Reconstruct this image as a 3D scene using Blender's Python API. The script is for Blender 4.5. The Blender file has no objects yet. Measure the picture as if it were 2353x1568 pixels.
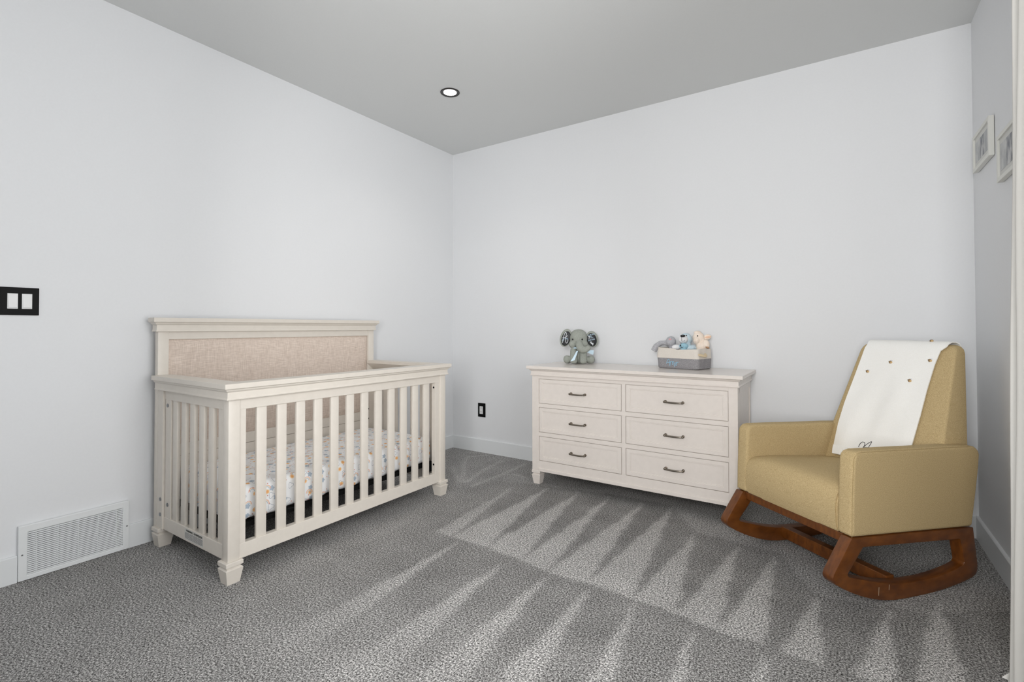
import bpy, bmesh, math, random
import numpy as np
from mathutils import Vector, Matrix

random.seed(7)
rng = np.random.default_rng(7)
scn = bpy.context.scene
C = scn.collection
PI = math.pi

# ------------------------------------------------------------------ camera
FPX = 1132.26
cam_d = bpy.data.cameras.new('camera')
cam_d.sensor_fit = 'HORIZONTAL'
cam_d.sensor_width = 36.0
cam_d.lens = FPX / 2353.0 * 36.0
cam_d.shift_y = -(784.0 - 735.77) / 2353.0
cam_d.clip_start = 0.02
cam = bpy.data.objects.new('camera', cam_d)
C.objects.link(cam)
yaw, pitch, roll = math.radians(33.685), math.radians(0.8817), math.radians(-0.0959)
cam.matrix_world = (Matrix.Translation((3.0232, -3.536, 1.1137)) @ Matrix.Rotation(yaw, 4, 'Z')
                    @ Matrix.Rotation(PI / 2 + pitch, 4, 'X') @ Matrix.Rotation(roll, 4, 'Z'))
scn.camera = cam

# ------------------------------------------------------------------ world, daylight, exposure
W = bpy.data.worlds.new('sky')
scn.world = W
W.use_nodes = True
wn = W.node_tree.nodes
wn['Background'].inputs[0].default_value = (0.80, 0.90, 1.0, 1)
wn['Background'].inputs[1].default_value = 1.0
scn.view_settings.view_transform = 'Standard'
scn.view_settings.look = 'None'
scn.view_settings.exposure = 0.0
scn.view_settings.gamma = 1.0
scn.view_settings.use_curve_mapping = False


def area_light(name, loc, rot, sx, sy, power, col):
    d = bpy.data.lights.new(name, 'AREA')
    d.shape = 'RECTANGLE'
    d.size, d.size_y = sx, sy
    d.energy = power
    d.color = col
    o = bpy.data.objects.new(name, d)
    C.objects.link(o)
    o.location = loc
    o.rotation_euler = rot
    return o


# daylight entering through the window in the right wall; unseen rear light added behind the camera
area_light('daylight_window', (3.80, -2.61, 1.44), (0, PI / 2, 0), 1.95, 1.75, 58, (1.0, 0.985, 0.97))
area_light('added_rear_light', (3.00, -4.60, 1.55), (PI / 2, 0, 0), 0.90, 1.5, 92, (1.0, 0.985, 0.97))

H = 2.74
RW = 3.62       # room width
RL = -4.35      # front wall


# ------------------------------------------------------------------ helpers
ROOT = {}


def box(bm, x0, x1, y0, y1, z0, z1, bev=0.002, seg=2):
    r = bmesh.ops.create_cube(bm, size=1.0)
    vs = r['verts']
    for v in vs:
        v.co = Vector((x0 + (v.co.x + .5) * (x1 - x0), y0 + (v.co.y + .5) * (y1 - y0), z0 + (v.co.z + .5) * (z1 - z0)))
    if bev > 0:
        es = list({e for v in vs for e in v.link_edges})
        bmesh.ops.bevel(bm, geom=es, offset=bev, segments=seg, profile=0.5, affect='EDGES')


def prism(bm, pts, f, a, b, bev=0.0, seg=2, holes=()):
    """polygon (list of 2-D points, optional holes) extruded from a to b; f(u,v,w) -> 3-D"""
    es = []
    for loop in (pts,) + tuple(holes):
        vs = [bm.verts.new(f(u, v, a)) for u, v in loop]
        es += [bm.edges.new((vs[i], vs[(i + 1) % len(vs)])) for i in range(len(vs))]
    if holes:
        r = bmesh.ops.triangle_fill(bm, edges=es, use_beauty=True, use_dissolve=False)
        faces = [g for g in r['geom'] if isinstance(g, bmesh.types.BMFace)]
    else:
        vs0 = [e.verts[0] for e in es]
        faces = [bm.faces.new(vs)]
    r = bmesh.ops.extrude_face_region(bm, geom=faces)
    nv = [g for g in r['geom'] if isinstance(g, bmesh.types.BMVert)]
    d = Vector(f(0, 0, b)) - Vector(f(0, 0, a))
    for v in nv:
        v.co += d
    allf = set(faces)
    for v in nv:
        allf |= set(v.link_faces)
    bmesh.ops.recalc_face_normals(bm, faces=list(allf))
    if bev > 0:
        ee = [e for e in {e for fc in allf for e in fc.edges} if len(e.link_faces) == 2 and e.calc_face_angle(0) > 0.5]
        bmesh.ops.bevel(bm, geom=ee, offset=bev, segments=seg, profile=0.5, affect='EDGES')


def loft(bm, rings, cap=True, closed=True):
    R = [[bm.verts.new(p) for p in r] for r in rings]
    n = len(R[0])
    fs = []
    for a, b in zip(R[:-1], R[1:]):
        for i in range(n if closed else n - 1):
            j = (i + 1) % n
            fs.append(bm.faces.new((a[i], a[j], b[j], b[i])))
    if cap:
        fs.append(bm.faces.new(R[0][::-1]))
        fs.append(bm.faces.new(R[-1]))
    bmesh.ops.recalc_face_normals(bm, faces=fs)
    return R


def tube(bm, pts, r, seg=8, closed=False):
    pts = [Vector(p) for p in pts]
    n = len(pts)
    rings = []
    nrm = None
    for i, p in enumerate(pts):
        a = pts[(i - 1) % n] if (closed or i > 0) else p
        b = pts[(i + 1) % n] if (closed or i < n - 1) else p
        t = (b - a).normalized()
        if nrm is None:
            nrm = t.cross(Vector((0, 0, 1)))
            if nrm.length < 1e-4:
                nrm = t.cross(Vector((0, 1, 0)))
        nrm = (nrm - t * nrm.dot(t)).normalized()
        bi = t.cross(nrm)
        rr = r[i] if isinstance(r, (list, tuple)) else r
        rings.append([p + (nrm * math.cos(2 * PI * k / seg) + bi * math.sin(2 * PI * k / seg)) * rr for k in range(seg)])
    if closed:
        rings.append(rings[0])
        R = [[bm.verts.new(q) for q in ring] for ring in rings[:-1]]
        R.append(R[0])
        for a, b in zip(R[:-1], R[1:]):
            for k in range(seg):
                bm.faces.new((a[k], a[(k + 1) % seg], b[(k + 1) % seg], b[k]))
    else:
        loft(bm, rings)


def cyl(bm, p0, p1, r, seg=16):
    tube(bm, [p0, p1], r, seg)


def ell(bm, c, r, rot=None, sub=3):
    m = Matrix.Translation(c)
    if rot is not None:
        m = m @ rot
    m = m @ Matrix.Diagonal((r[0], r[1], r[2], 1))
    bmesh.ops.create_icosphere(bm, subdivisions=sub, radius=1.0, matrix=m)


def lathe(bm, prof, c, seg=48):
    rings = []
    for k in range(seg):
        a = 2 * PI * k / seg
        rings.append([Vector((c[0] + r * math.cos(a), c[1] + r * math.sin(a), c[2] + z)) for r, z in prof])
    rings.append(rings[0])
    R = [[bm.verts.new(p) for p in r] for r in rings[:-1]]
    R.append(R[0])
    fs = []
    for a, b in zip(R[:-1], R[1:]):
        for i in range(len(prof) - 1):
            if prof[i][0] < 1e-6 and prof[i + 1][0] < 1e-6:
                continue
            fs.append(bm.faces.new((a[i], a[i + 1], b[i + 1], b[i])))
    bmesh.ops.remove_doubles(bm, verts=bm.verts[:], dist=1e-6)
    bmesh.ops.recalc_face_normals(bm, faces=bm.faces[:])


def moulding(bm, path, prof, i0=0, i1=None, side=1, zt=0.0):
    """sweep profile (out, z) along 2-D path segments i0..i1 with mitred corners; side=+1: out is to the right of travel"""
    P = [Vector(p) for p in path]
    n = len(P)

    def off(i):
        ds = []
        if i > 0:
            ds.append((P[i] - P[i - 1]).normalized())
        if i < n - 1:
            ds.append((P[i + 1] - P[i]).normalized())
        ns = [Vector((d.y, -d.x)) * side for d in ds]
        if len(ns) == 1:
            return ns[0]
        b = (ns[0] + ns[1]).normalized()
        return b / b.dot(ns[0])
    i1 = n - 1 if i1 is None else i1
    rings = []
    for i in range(i0, i1 + 1):
        o = off(i)
        rings.append([(P[i].x + o.x * u, P[i].y + o.y * u, zt + z) for u, z in prof])
    loft(bm, rings)


def obj(name, bm, mat=None, parent=None, world=True, smooth=False, kind=None):
    me = bpy.data.meshes.new(name)
    if parent is not None and world:
        bm.transform(ROOT[parent.name].inverted())
    bm.normal_update()
    bm.to_mesh(me)
    bm.free()
    o = bpy.data.objects.new(name, me)
    C.objects.link(o)
    if mat is not None:
        for m in (mat if isinstance(mat, (list, tuple)) else [mat]):
            me.materials.append(m)
    if smooth:
        me.polygons.foreach_set('use_smooth', [True] * len(me.polygons))
        if smooth != 'all':
            me.set_sharp_from_angle(angle=math.radians(float(smooth) if smooth is not True else 35))
    if parent is not None:
        o.parent = parent
        ROOT[o.name] = ROOT[parent.name]
    else:
        ROOT[o.name] = Matrix.Identity(4)
    if kind:
        o['kind'] = kind
    return o


def thing(name, label, cat, loc=(0, 0, 0), rotz=0.0, group=None):
    o = bpy.data.objects.new(name, None)
    C.objects.link(o)
    o.empty_display_size = 0.1
    o.location = loc
    o.rotation_euler = (0, 0, rotz)
    ROOT[o.name] = Matrix.Translation(loc) @ Matrix.Rotation(rotz, 4, 'Z')
    o['label'] = label
    o['category'] = cat
    if group:
        o['group'] = group
    return o


def tag(o, label, cat, group=None):
    o['label'] = label
    o['category'] = cat
    if group:
        o['group'] = group
    return o


def curve(pts, k=6):
    """Catmull-Rom through the points of a pen stroke"""
    P_ = [Vector((*q, 0)) for q in pts]
    if len(P_) < 3:
        return pts
    out = []
    for i in range(len(P_) - 1):
        a, b, c, d = P_[max(0, i - 1)], P_[i], P_[i + 1], P_[min(len(P_) - 1, i + 2)]
        for j in range(k):
            t = j / k
            v = .5 * ((2 * b) + (c - a) * t + (2 * a - 5 * b + 4 * c - d) * t * t + (3 * b - a - 3 * c + d) * t ** 3)
            out.append((v.x, v.y))
    out.append(tuple(pts[-1]))
    return out


def NB():
    return bmesh.new()


def blob(o, vox=0.004, it=6):
    """fuse the overlapping lumps of a plush body into one continuous skin"""
    m = o.modifiers.new('fuse', 'REMESH')
    m.mode = 'VOXEL'
    m.voxel_size = vox
    s = o.modifiers.new('soften', 'SMOOTH')
    s.factor = 0.5
    s.iterations = it
    bpy.context.view_layer.update()
    dg = bpy.context.evaluated_depsgraph_get()
    me = bpy.data.meshes.new_from_object(o.evaluated_get(dg))
    mats = list(o.data.materials)
    o.modifiers.clear()
    o.data = me
    me.materials.clear()
    for k in mats:
        me.materials.append(k)
    me.polygons.foreach_set('use_smooth', [True] * len(me.polygons))
    return o


# ------------------------------------------------------------------ materials
def srgb(r, g, b):
    f = lambda c: (c / 255 / 12.92) if c <= 10 else (((c / 255) + 0.055) / 1.055) ** 2.4
    return (f(r), f(g), f(b), 1)


def new_mat(name, col, rough=0.6, metal=0.0, spec=0.5):
    m = bpy.data.materials.new(name)
    m.use_nodes = True
    p = m.node_tree.nodes['Principled BSDF']
    p.inputs['Base Color'].default_value = col
    p.inputs['Roughness'].default_value = rough
    p.inputs['Metallic'].default_value = metal
    p.inputs['Specular IOR Level'].default_value = spec
    return m


def nodes(m):
    return m.node_tree.nodes, m.node_tree.links, m.node_tree.nodes['Principled BSDF']


def noise_mix(m, c1, c2, scale=(200, 200, 200), detail=3, lo=0.35, hi=0.65, bump=0.0, bdist=0.002, coord='Object', rough=0.55):
    n, l, p = nodes(m)
    tc = n.new('ShaderNodeTexCoord')
    mp = n.new('ShaderNodeMapping')
    mp.inputs['Scale'].default_value = scale
    l.new(tc.outputs[coord], mp.inputs['Vector'])
    t = n.new('ShaderNodeTexNoise')
    t.inputs['Scale'].default_value = 1.0
    t.inputs['Detail'].default_value = detail
    t.inputs['Roughness'].default_value = rough
    l.new(mp.outputs[0], t.inputs['Vector'])
    r = n.new('ShaderNodeValToRGB')
    r.color_ramp.elements[0].position = lo
    r.color_ramp.elements[0].color = c1
    r.color_ramp.elements[1].position = hi
    r.color_ramp.elements[1].color = c2
    l.new(t.outputs['Fac'], r.inputs['Fac'])
    l.new(r.outputs['Color'], p.inputs['Base Color'])
    if bump:
        b = n.new('ShaderNodeBump')
        b.inputs['Strength'].default_value = bump
        b.inputs['Distance'].default_value = bdist
        l.new(t.outputs['Fac'], b.inputs['Height'])
        l.new(b.outputs[0], p.inputs['Normal'])
    return t, r, mp


def mixcol(n, l, a, b, fac):
    x = n.new('ShaderNodeMix')
    x.data_type = 'RGBA'
    for s, v in ((x.inputs[0], fac), (x.inputs[6], a), (x.inputs[7], b)):
        if hasattr(v, 'is_output') or isinstance(v, bpy.types.NodeSocket):
            l.new(v, s)
        else:
            s.default_value = v
    return x.outputs[2]


def mth(n, l, op, a, b=None):
    x = n.new('ShaderNodeMath')
    x.operation = op
    for i, v in enumerate((a, b)):
        if v is None:
            continue
        if isinstance(v, bpy.types.NodeSocket):
            l.new(v, x.inputs[i])
        else:
            x.inputs[i].default_value = v
    return x.outputs[0]


M_wall = new_mat('wall_paint', (0.80, 0.81, 0.825, 1), 0.75)
noise_mix(M_wall, (0.795, 0.805, 0.82, 1), (0.805, 0.815, 0.83, 1), (90, 90, 90), 3, bump=0.05, bdist=0.001)
M_ceil = new_mat('ceiling_paint', (0.70, 0.71, 0.705, 1), 0.9)
noise_mix(M_ceil, (0.70, 0.71, 0.705, 1), (0.71, 0.72, 0.715, 1), (120, 120, 120), 3, bump=0.06, bdist=0.001)
M_trim = new_mat('trim_paint', (0.79, 0.81, 0.82, 1), 0.4)
M_cream = new_mat('cream_lacquer', srgb(228, 221, 211), 0.42)
noise_mix(M_cream, srgb(220, 213, 203), srgb(223, 216, 206), (30, 30, 30), 2)
M_dress = new_mat('ivory_lacquer', srgb(227, 219, 212), 0.24)
noise_mix(M_dress, srgb(228, 220, 213), srgb(231, 223, 216), (30, 30, 30), 2)
M_black = new_mat('black_plastic', (0.004, 0.004, 0.004, 1), 0.5, spec=0.12)
M_white = new_mat('white_plastic', (0.78, 0.78, 0.78, 1), 0.4)
M_grille = new_mat('white_enamel', (0.80, 0.82, 0.825, 1), 0.4)
M_dark = new_mat('dark_void', (0.02, 0.02, 0.02, 1), 0.9)
M_steel = new_mat('zinc_bolt', (0.28, 0.29, 0.30, 1), 0.28, 1.0)
M_bronze = new_mat('aged_nickel', (0.23, 0.20, 0.165, 1), 0.28, 1.0)
M_support = new_mat('black_support_metal', (0.004, 0.004, 0.004, 1), 0.8, spec=0.15)

# linen upholstery of the headboard
M_linen = new_mat('linen_weave', srgb(205, 190, 178), 0.9, spec=0.2)
n, l, p = nodes(M_linen)
tc = n.new('ShaderNodeTexCoord')
fs = []
for sc in ((60, 28, 620), (60, 700, 22)):
    mp = n.new('ShaderNodeMapping')
    mp.inputs['Scale'].default_value = sc
    l.new(tc.outputs['Object'], mp.inputs['Vector'])
    t = n.new('ShaderNodeTexNoise')
    t.inputs['Scale'].default_value = 1
    t.inputs['Detail'].default_value = 3
    l.new(mp.outputs[0], t.inputs['Vector'])
    fs.append(t.outputs['Fac'])
av = mth(n, l, 'MULTIPLY', mth(n, l, 'ADD', fs[0], fs[1]), 0.5)
r = n.new('ShaderNodeValToRGB')
r.color_ramp.elements[0].position = 0.36
r.color_ramp.elements[0].color = srgb(192, 174, 161)
r.color_ramp.elements[1].position = 0.64
r.color_ramp.elements[1].color = srgb(234, 220, 208)
l.new(av, r.inputs['Fac'])
l.new(r.outputs[0], p.inputs['Base Color'])
b = n.new('ShaderNodeBump')
b.inputs['Strength'].default_value = 0.25
b.inputs['Distance'].default_value = 0.001
l.new(av, b.inputs['Height'])
l.new(b.outputs[0], p.inputs['Normal'])

M_tan = new_mat('tan_felt', srgb(182, 160, 112), 0.95, spec=0.15)
noise_mix(M_tan, srgb(170, 148, 106), srgb(204, 182, 140), (380, 380, 380), 5, 0.34, 0.66, bump=0.05, bdist=0.0006)
M_tan_seam = new_mat('tan_thread', srgb(160, 138, 94), 0.9)
M_wood = new_mat('walnut_stain', srgb(120, 66, 28), 0.33)
noise_mix(M_wood, srgb(76, 38, 10), srgb(122, 70, 24), (70, 14, 26), 5, 0.25, 0.78, bump=0.04, bdist=0.0006)
M_scratch = new_mat('bare_scratch', srgb(205, 190, 165), 0.8)

# blanket knit
M_knit = new_mat('white_knit', srgb(240, 238, 232), 0.95, spec=0.1)
noise_mix(M_knit, srgb(247, 246, 241), srgb(253, 252, 249), (420, 420, 420), 2, bump=0.35, bdist=0.0012)

# curtain weave
M_curt = new_mat('curtain_weave', srgb(228, 225, 216), 0.95, spec=0.1)
n, l, p = nodes(M_curt)
tc = n.new('ShaderNodeTexCoord')
wv = n.new('ShaderNodeTexWave')
wv.bands_direction = 'DIAGONAL'
wv.inputs['Scale'].default_value = 520
wv.inputs['Distortion'].default_value = 1.2
l.new(tc.outputs['Object'], wv.inputs['Vector'])
r = n.new('ShaderNodeValToRGB')
r.color_ramp.elements[0].color = srgb(208, 206, 201)
r.color_ramp.elements[1].color = srgb(232, 230, 225)
l.new(wv.outputs['Fac'], r.inputs['Fac'])
l.new(r.outputs[0], p.inputs['Base Color'])
b = n.new('ShaderNodeBump')
b.inputs['Strength'].default_value = 0.2
b.inputs['Distance'].default_value = 0.001
l.new(wv.outputs['Fac'], b.inputs['Height'])
l.new(b.outputs[0], p.inputs['Normal'])

# carpet: two-tone flecked pile, brushed lighter or darker where the vacuum passed (vertex attribute "pile")
M_carpet = new_mat('grey_carpet', (0.3, 0.3, 0.3, 1), 1.0, spec=0.05)
n, l, p = nodes(M_carpet)
tc = n.new('ShaderNodeTexCoord')
t1 = n.new('ShaderNodeTexNoise')
t1.inputs['Scale'].default_value = 150
t1.inputs['Detail'].default_value = 4.0
t1.inputs['Roughness'].default_value = 0.95
l.new(tc.outputs['Object'], t1.inputs['Vector'])
r1 = n.new('ShaderNodeValToRGB')
r1.color_ramp.elements[0].position = 0.415
r1.color_ramp.elements[0].color = (0.022, 0.021, 0.020, 1)
r1.color_ramp.elements[1].position = 0.60
r1.color_ramp.elements[1].color = (0.80, 0.785, 0.765, 1)
e = r1.color_ramp.elements.new(0.5)
e.color = (0.235, 0.229, 0.223, 1)
l.new(t1.outputs['Fac'], r1.inputs['Fac'])
t2 = n.new('ShaderNodeTexNoise')
t2.inputs['Scale'].default_value = 5.0
t2.inputs['Detail'].default_value = 5
l.new(tc.outputs['Object'], t2.inputs['Vector'])
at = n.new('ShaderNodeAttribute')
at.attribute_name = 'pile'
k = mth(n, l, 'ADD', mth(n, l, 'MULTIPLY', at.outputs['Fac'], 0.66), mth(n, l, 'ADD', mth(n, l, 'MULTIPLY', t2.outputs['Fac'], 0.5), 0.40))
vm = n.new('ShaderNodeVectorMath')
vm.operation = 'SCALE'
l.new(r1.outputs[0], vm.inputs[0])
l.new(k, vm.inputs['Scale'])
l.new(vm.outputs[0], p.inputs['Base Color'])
b = n.new('ShaderNodeBump')
b.inputs['Strength'].default_value = 0.35
b.inputs['Distance'].default_value = 0.002
l.new(t1.outputs['Fac'], b.inputs['Height'])
l.new(b.outputs[0], p.inputs['Normal'])
CARPET_K = k

# printed crib sheet (2-D coordinates in metres unrolled over the mattress, attribute "cloth")
M_sheet = new_mat('printed_cotton', srgb(238, 238, 236), 0.9, spec=0.15)
n, l, p = nodes(M_sheet)
at = n.new('ShaderNodeAttribute')
at.attribute_name = 'cloth'
col = None


def motif(scale, offset, seed_lo, seed_hi):
    """nearest scattered point: returns local x, y (metres), angle, radius and an on/off gate"""
    mp = n.new('ShaderNodeMapping')
    mp.inputs['Location'].default_value = (offset[0], offset[1], 0)
    l.new(at.outputs['Vector'], mp.inputs['Vector'])
    v = n.new('ShaderNodeTexVoronoi')
    v.voronoi_dimensions = '2D'
    v.inputs['Scale'].default_value = scale
    v.inputs['Randomness'].default_value = 0.75
    l.new(mp.outputs[0], v.inputs['Vector'])
    d = n.new('ShaderNodeVectorMath')
    d.operation = 'SUBTRACT'
    l.new(mp.outputs[0], d.inputs[0])
    l.new(v.outputs['Position'], d.inputs[1])
    s = n.new('ShaderNodeSeparateXYZ')
    l.new(d.outputs[0], s.inputs[0])
    x, y = s.outputs[0], s.outputs[1]
    rad = mth(n, l, 'SQRT', mth(n, l, 'ADD', mth(n, l, 'MULTIPLY', x, x), mth(n, l, 'MULTIPLY', y, y)))
    ang = mth(n, l, 'ARCTAN2', y, x)
    sc = n.new('ShaderNodeSeparateColor')
    l.new(v.outputs['Color'], sc.inputs[0])
    rc = sc.outputs[0]
    gate = mth(n, l, 'MULTIPLY', mth(n, l, 'GREATER_THAN', rc, seed_lo), mth(n, l, 'LESS_THAN', rc, seed_hi))
    return x, y, rad, ang, gate


def lobes(ang, rad, k, amp, base):
    """radius minus a scalloped outline: negative inside"""
    return mth(n, l, 'SUBTRACT', rad, mth(n, l, 'ADD', mth(n, l, 'MULTIPLY', mth(n, l, 'COSINE', mth(n, l, 'MULTIPLY', ang, k)), amp), base))


base_c = srgb(246, 247, 248)
cur = None


def paint(c, mask):
    global cur
    cur = mixcol(n, l, base_c if cur is None else cur, c, mask)


x, y, rad, ang, g = motif(14.5, (0, 0), -1, 0.62)
paint(srgb(180, 194, 208), mth(n, l, 'MULTIPLY', g, mth(n, l, 'LESS_THAN', lobes(ang, rad, 5, 0.002, 0.0115), 0)))
x2, y2, rad2, ang2, g2 = motif(14.5, (0.31, 0.17), 0.2, 0.85)
paint(srgb(248, 208, 150), mth(n, l, 'MULTIPLY', g2, mth(n, l, 'LESS_THAN', lobes(ang2, rad2, 11, 0.0022, 0.0105), 0)))
paint(srgb(246, 180, 120), mth(n, l, 'MULTIPLY', g2, mth(n, l, 'LESS_THAN', rad2, 0.0062)))
x3, y3, rad3, ang3, g3 = motif(13.0, (0.73, 0.47), 0.35, 1.1)
up = mth(n, l, 'GREATER_THAN', y3, -0.002)
for rr, cc in ((0.017, srgb(236, 175, 150)), (0.0133, srgb(246, 215, 170)), (0.0095, srgb(165, 185, 205))):
    paint(cc, mth(n, l, 'MULTIPLY', mth(n, l, 'MULTIPLY', g3, up), mth(n, l, 'LESS_THAN', mth(n, l, 'ABSOLUTE', mth(n, l, 'SUBTRACT', rad3, rr)), 0.0012)))
x4, y4, rad4, ang4, g4 = motif(13.5, (0.13, 0.91), 0.0, 0.9)
paint(srgb(150, 158, 174), mth(n, l, 'MULTIPLY', g4, mth(n, l, 'LESS_THAN', mth(n, l, 'ABSOLUTE', lobes(ang4, rad4, 3, 0.003, 0.0125)), 0.0008)))
x5, y5, rad5, ang5, g5 = motif(21.0, (0.53, 0.21), 0.0, 1.1)
paint(srgb(214, 150, 135), mth(n, l, 'MULTIPLY', g5, mth(n, l, 'LESS_THAN', rad5, 0.003)))
l.new(cur, p.inputs['Base Color'])
tcx = n.new('ShaderNodeTexCoord')
tb = n.new('ShaderNodeTexNoise')
tb.inputs['Scale'].default_value = 22
tb.inputs['Detail'].default_value = 3
l.new(tcx.outputs['Object'], tb.inputs['Vector'])
b = n.new('ShaderNodeBump')
b.inputs['Strength'].default_value = 0.35
b.inputs['Distance'].default_value = 0.012
l.new(tb.outputs['Fac'], b.inputs['Height'])
l.new(b.outputs[0], p.inputs['Normal'])


def plush(name, c1, c2, sc=260, bump=0.5):
    m = new_mat(name, c1, 1.0, spec=0.1)
    noise_mix(m, c1, c2, (sc, sc, sc), 3, 0.3, 0.7, bump=bump, bdist=0.003)
    return m


M_eleph = plush('sage_grey_plush', srgb(152, 156, 148), srgb(168, 172, 164), 150, 0.15)
M_earblk = new_mat('ear_black_satin', (0.012, 0.013, 0.016, 1), 0.5)
M_ink = new_mat('white_vinyl_ink', srgb(235, 238, 242), 0.6)
M_inkblue = new_mat('pale_blue_ink', srgb(176, 200, 216), 0.6)
M_ribbon = new_mat('pale_blue_satin', srgb(196, 220, 234), 0.35)
M_eye = new_mat('glossy_black_bead', (0.004, 0.004, 0.004, 1), 0.15)
M_thread = new_mat('dark_thread', srgb(60, 56, 58), 0.9)
M_greyplush = plush('grey_speckled_plush', srgb(138, 138, 144), srgb(222, 222, 226), 420, 0.6)
M_bluepl = plush('light_blue_plush', srgb(192, 216, 228), srgb(226, 239, 245), 300, 0.8)
M_tealpl = plush('teal_plush', srgb(140, 190, 210), srgb(186, 220, 232), 300, 0.8)
M_whitepl = plush('white_plush', srgb(226, 226, 228), srgb(248, 248, 248), 300, 0.7)
M_cream_pl = plush('peach_cream_plush', srgb(250, 228, 208), srgb(254, 244, 232), 240, 0.8)
M_peach = plush('peach_plush', srgb(248, 200, 166), srgb(252, 216, 190), 300, 0.4)
M_fold = new_mat('tan_fold', srgb(190, 150, 116), 0.9)
M_pink = new_mat('pink_felt', srgb(228, 176, 180), 0.9)
M_canvas = new_mat('cream_canvas', srgb(224, 217, 208), 0.95, spec=0.1)
noise_mix(M_canvas, srgb(219, 212, 203), srgb(229, 222, 213), (500, 500, 500), 2, bump=0.2, bdist=0.0006)
M_greyfab = new_mat('grey_melange_fabric', srgb(128, 126, 128), 0.95, spec=0.1)
noise_mix(M_greyfab, srgb(108, 106, 109), srgb(182, 180, 182), (560, 560, 560), 3, 0.33, 0.67, bump=0.2, bdist=0.0006)
M_rope = new_mat('cotton_rope', srgb(214, 196, 164), 0.9)
M_stitch = new_mat('light_blue_embroidery', srgb(160, 206, 230), 0.7)
M_bee = new_mat('bee_tan_yarn', srgb(214, 182, 132), 0.9)
M_beeband = new_mat('bee_brown_yarn', srgb(112, 86, 62), 0.9)
M_mat = new_mat('mat_board', srgb(214, 214, 210), 0.9)
M_print = new_mat('grey_print', srgb(150, 152, 156), 0.8)
noise_mix(M_print, srgb(112, 116, 124), srgb(206, 206, 206), (22, 22, 14), 4, 0.35, 0.65)
M_frame = new_mat('white_frame', srgb(226, 226, 220), 0.5)
M_lamp = bpy.data.materials.new('lamp_lens')
M_lamp.use_nodes = True
p = M_lamp.node_tree.nodes['Principled BSDF']
p.inputs['Base Color'].default_value = (0.9, 0.9, 0.9, 1)
p.inputs['Emission Color'].default_value = (1, 0.97, 0.93, 1)
p.inputs['Emission Strength'].default_value = 6.0
M_baffle = new_mat('black_baffle', (0.02, 0.018, 0.017, 1), 0.35)
M_glass = bpy.data.materials.new('window_glass')
M_glass.use_nodes = True
n, l, p = nodes(M_glass)
tr = n.new('ShaderNodeBsdfTransparent')
gl = n.new('ShaderNodeBsdfGlossy')
gl.inputs['Roughness'].default_value = 0.02
fr = n.new('ShaderNodeFresnel')
fr.inputs['IOR'].default_value = 1.3
mx = n.new('ShaderNodeMixShader')
l.new(fr.outputs[0], mx.inputs[0])
l.new(tr.outputs[0], mx.inputs[1])
l.new(gl.outputs[0], mx.inputs[2])
l.new(mx.outputs[0], n['Material Output'].inputs['Surface'])

# ------------------------------------------------------------------ setting: floor
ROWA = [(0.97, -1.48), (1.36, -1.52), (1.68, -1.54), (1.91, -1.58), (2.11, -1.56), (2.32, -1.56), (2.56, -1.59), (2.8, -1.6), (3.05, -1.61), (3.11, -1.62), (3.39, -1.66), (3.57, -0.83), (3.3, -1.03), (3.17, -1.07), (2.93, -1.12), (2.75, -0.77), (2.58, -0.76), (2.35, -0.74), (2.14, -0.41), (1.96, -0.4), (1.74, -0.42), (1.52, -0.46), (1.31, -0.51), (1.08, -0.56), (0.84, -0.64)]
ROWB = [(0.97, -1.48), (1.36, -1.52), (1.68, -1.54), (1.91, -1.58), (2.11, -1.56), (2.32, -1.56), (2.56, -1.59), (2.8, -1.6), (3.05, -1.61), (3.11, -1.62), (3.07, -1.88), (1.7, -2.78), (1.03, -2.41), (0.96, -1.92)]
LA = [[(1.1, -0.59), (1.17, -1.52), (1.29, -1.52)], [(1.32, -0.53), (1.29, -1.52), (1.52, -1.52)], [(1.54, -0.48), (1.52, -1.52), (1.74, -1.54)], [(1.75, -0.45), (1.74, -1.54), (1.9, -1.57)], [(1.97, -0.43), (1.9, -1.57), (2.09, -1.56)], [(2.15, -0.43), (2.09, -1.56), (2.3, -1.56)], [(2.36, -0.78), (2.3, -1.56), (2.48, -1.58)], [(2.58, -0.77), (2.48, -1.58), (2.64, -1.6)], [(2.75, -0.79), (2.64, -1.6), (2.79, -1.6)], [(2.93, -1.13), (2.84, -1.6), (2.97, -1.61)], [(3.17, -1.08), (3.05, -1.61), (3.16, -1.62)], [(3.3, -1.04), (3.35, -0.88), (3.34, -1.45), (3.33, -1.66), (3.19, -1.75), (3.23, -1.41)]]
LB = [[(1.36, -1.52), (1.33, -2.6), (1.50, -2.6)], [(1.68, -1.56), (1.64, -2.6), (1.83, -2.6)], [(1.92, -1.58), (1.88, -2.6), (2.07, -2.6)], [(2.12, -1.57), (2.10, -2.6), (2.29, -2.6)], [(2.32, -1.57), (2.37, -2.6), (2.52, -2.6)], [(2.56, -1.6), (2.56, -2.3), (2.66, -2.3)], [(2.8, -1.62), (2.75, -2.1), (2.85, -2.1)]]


def inside(P, X, Y):
    res = np.zeros(X.shape, bool)
    n_ = len(P)
    for i in range(n_):
        x0, y0 = P[i]
        x1, y1 = P[(i + 1) % n_]
        c = ((y0 > Y) != (y1 > Y))
        with np.errstate(divide='ignore', invalid='ignore'):
            xi = (x1 - x0) * (Y - y0) / (y1 - y0 + 1e-12) + x0
        res ^= c & (X < xi)
    return res


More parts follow.
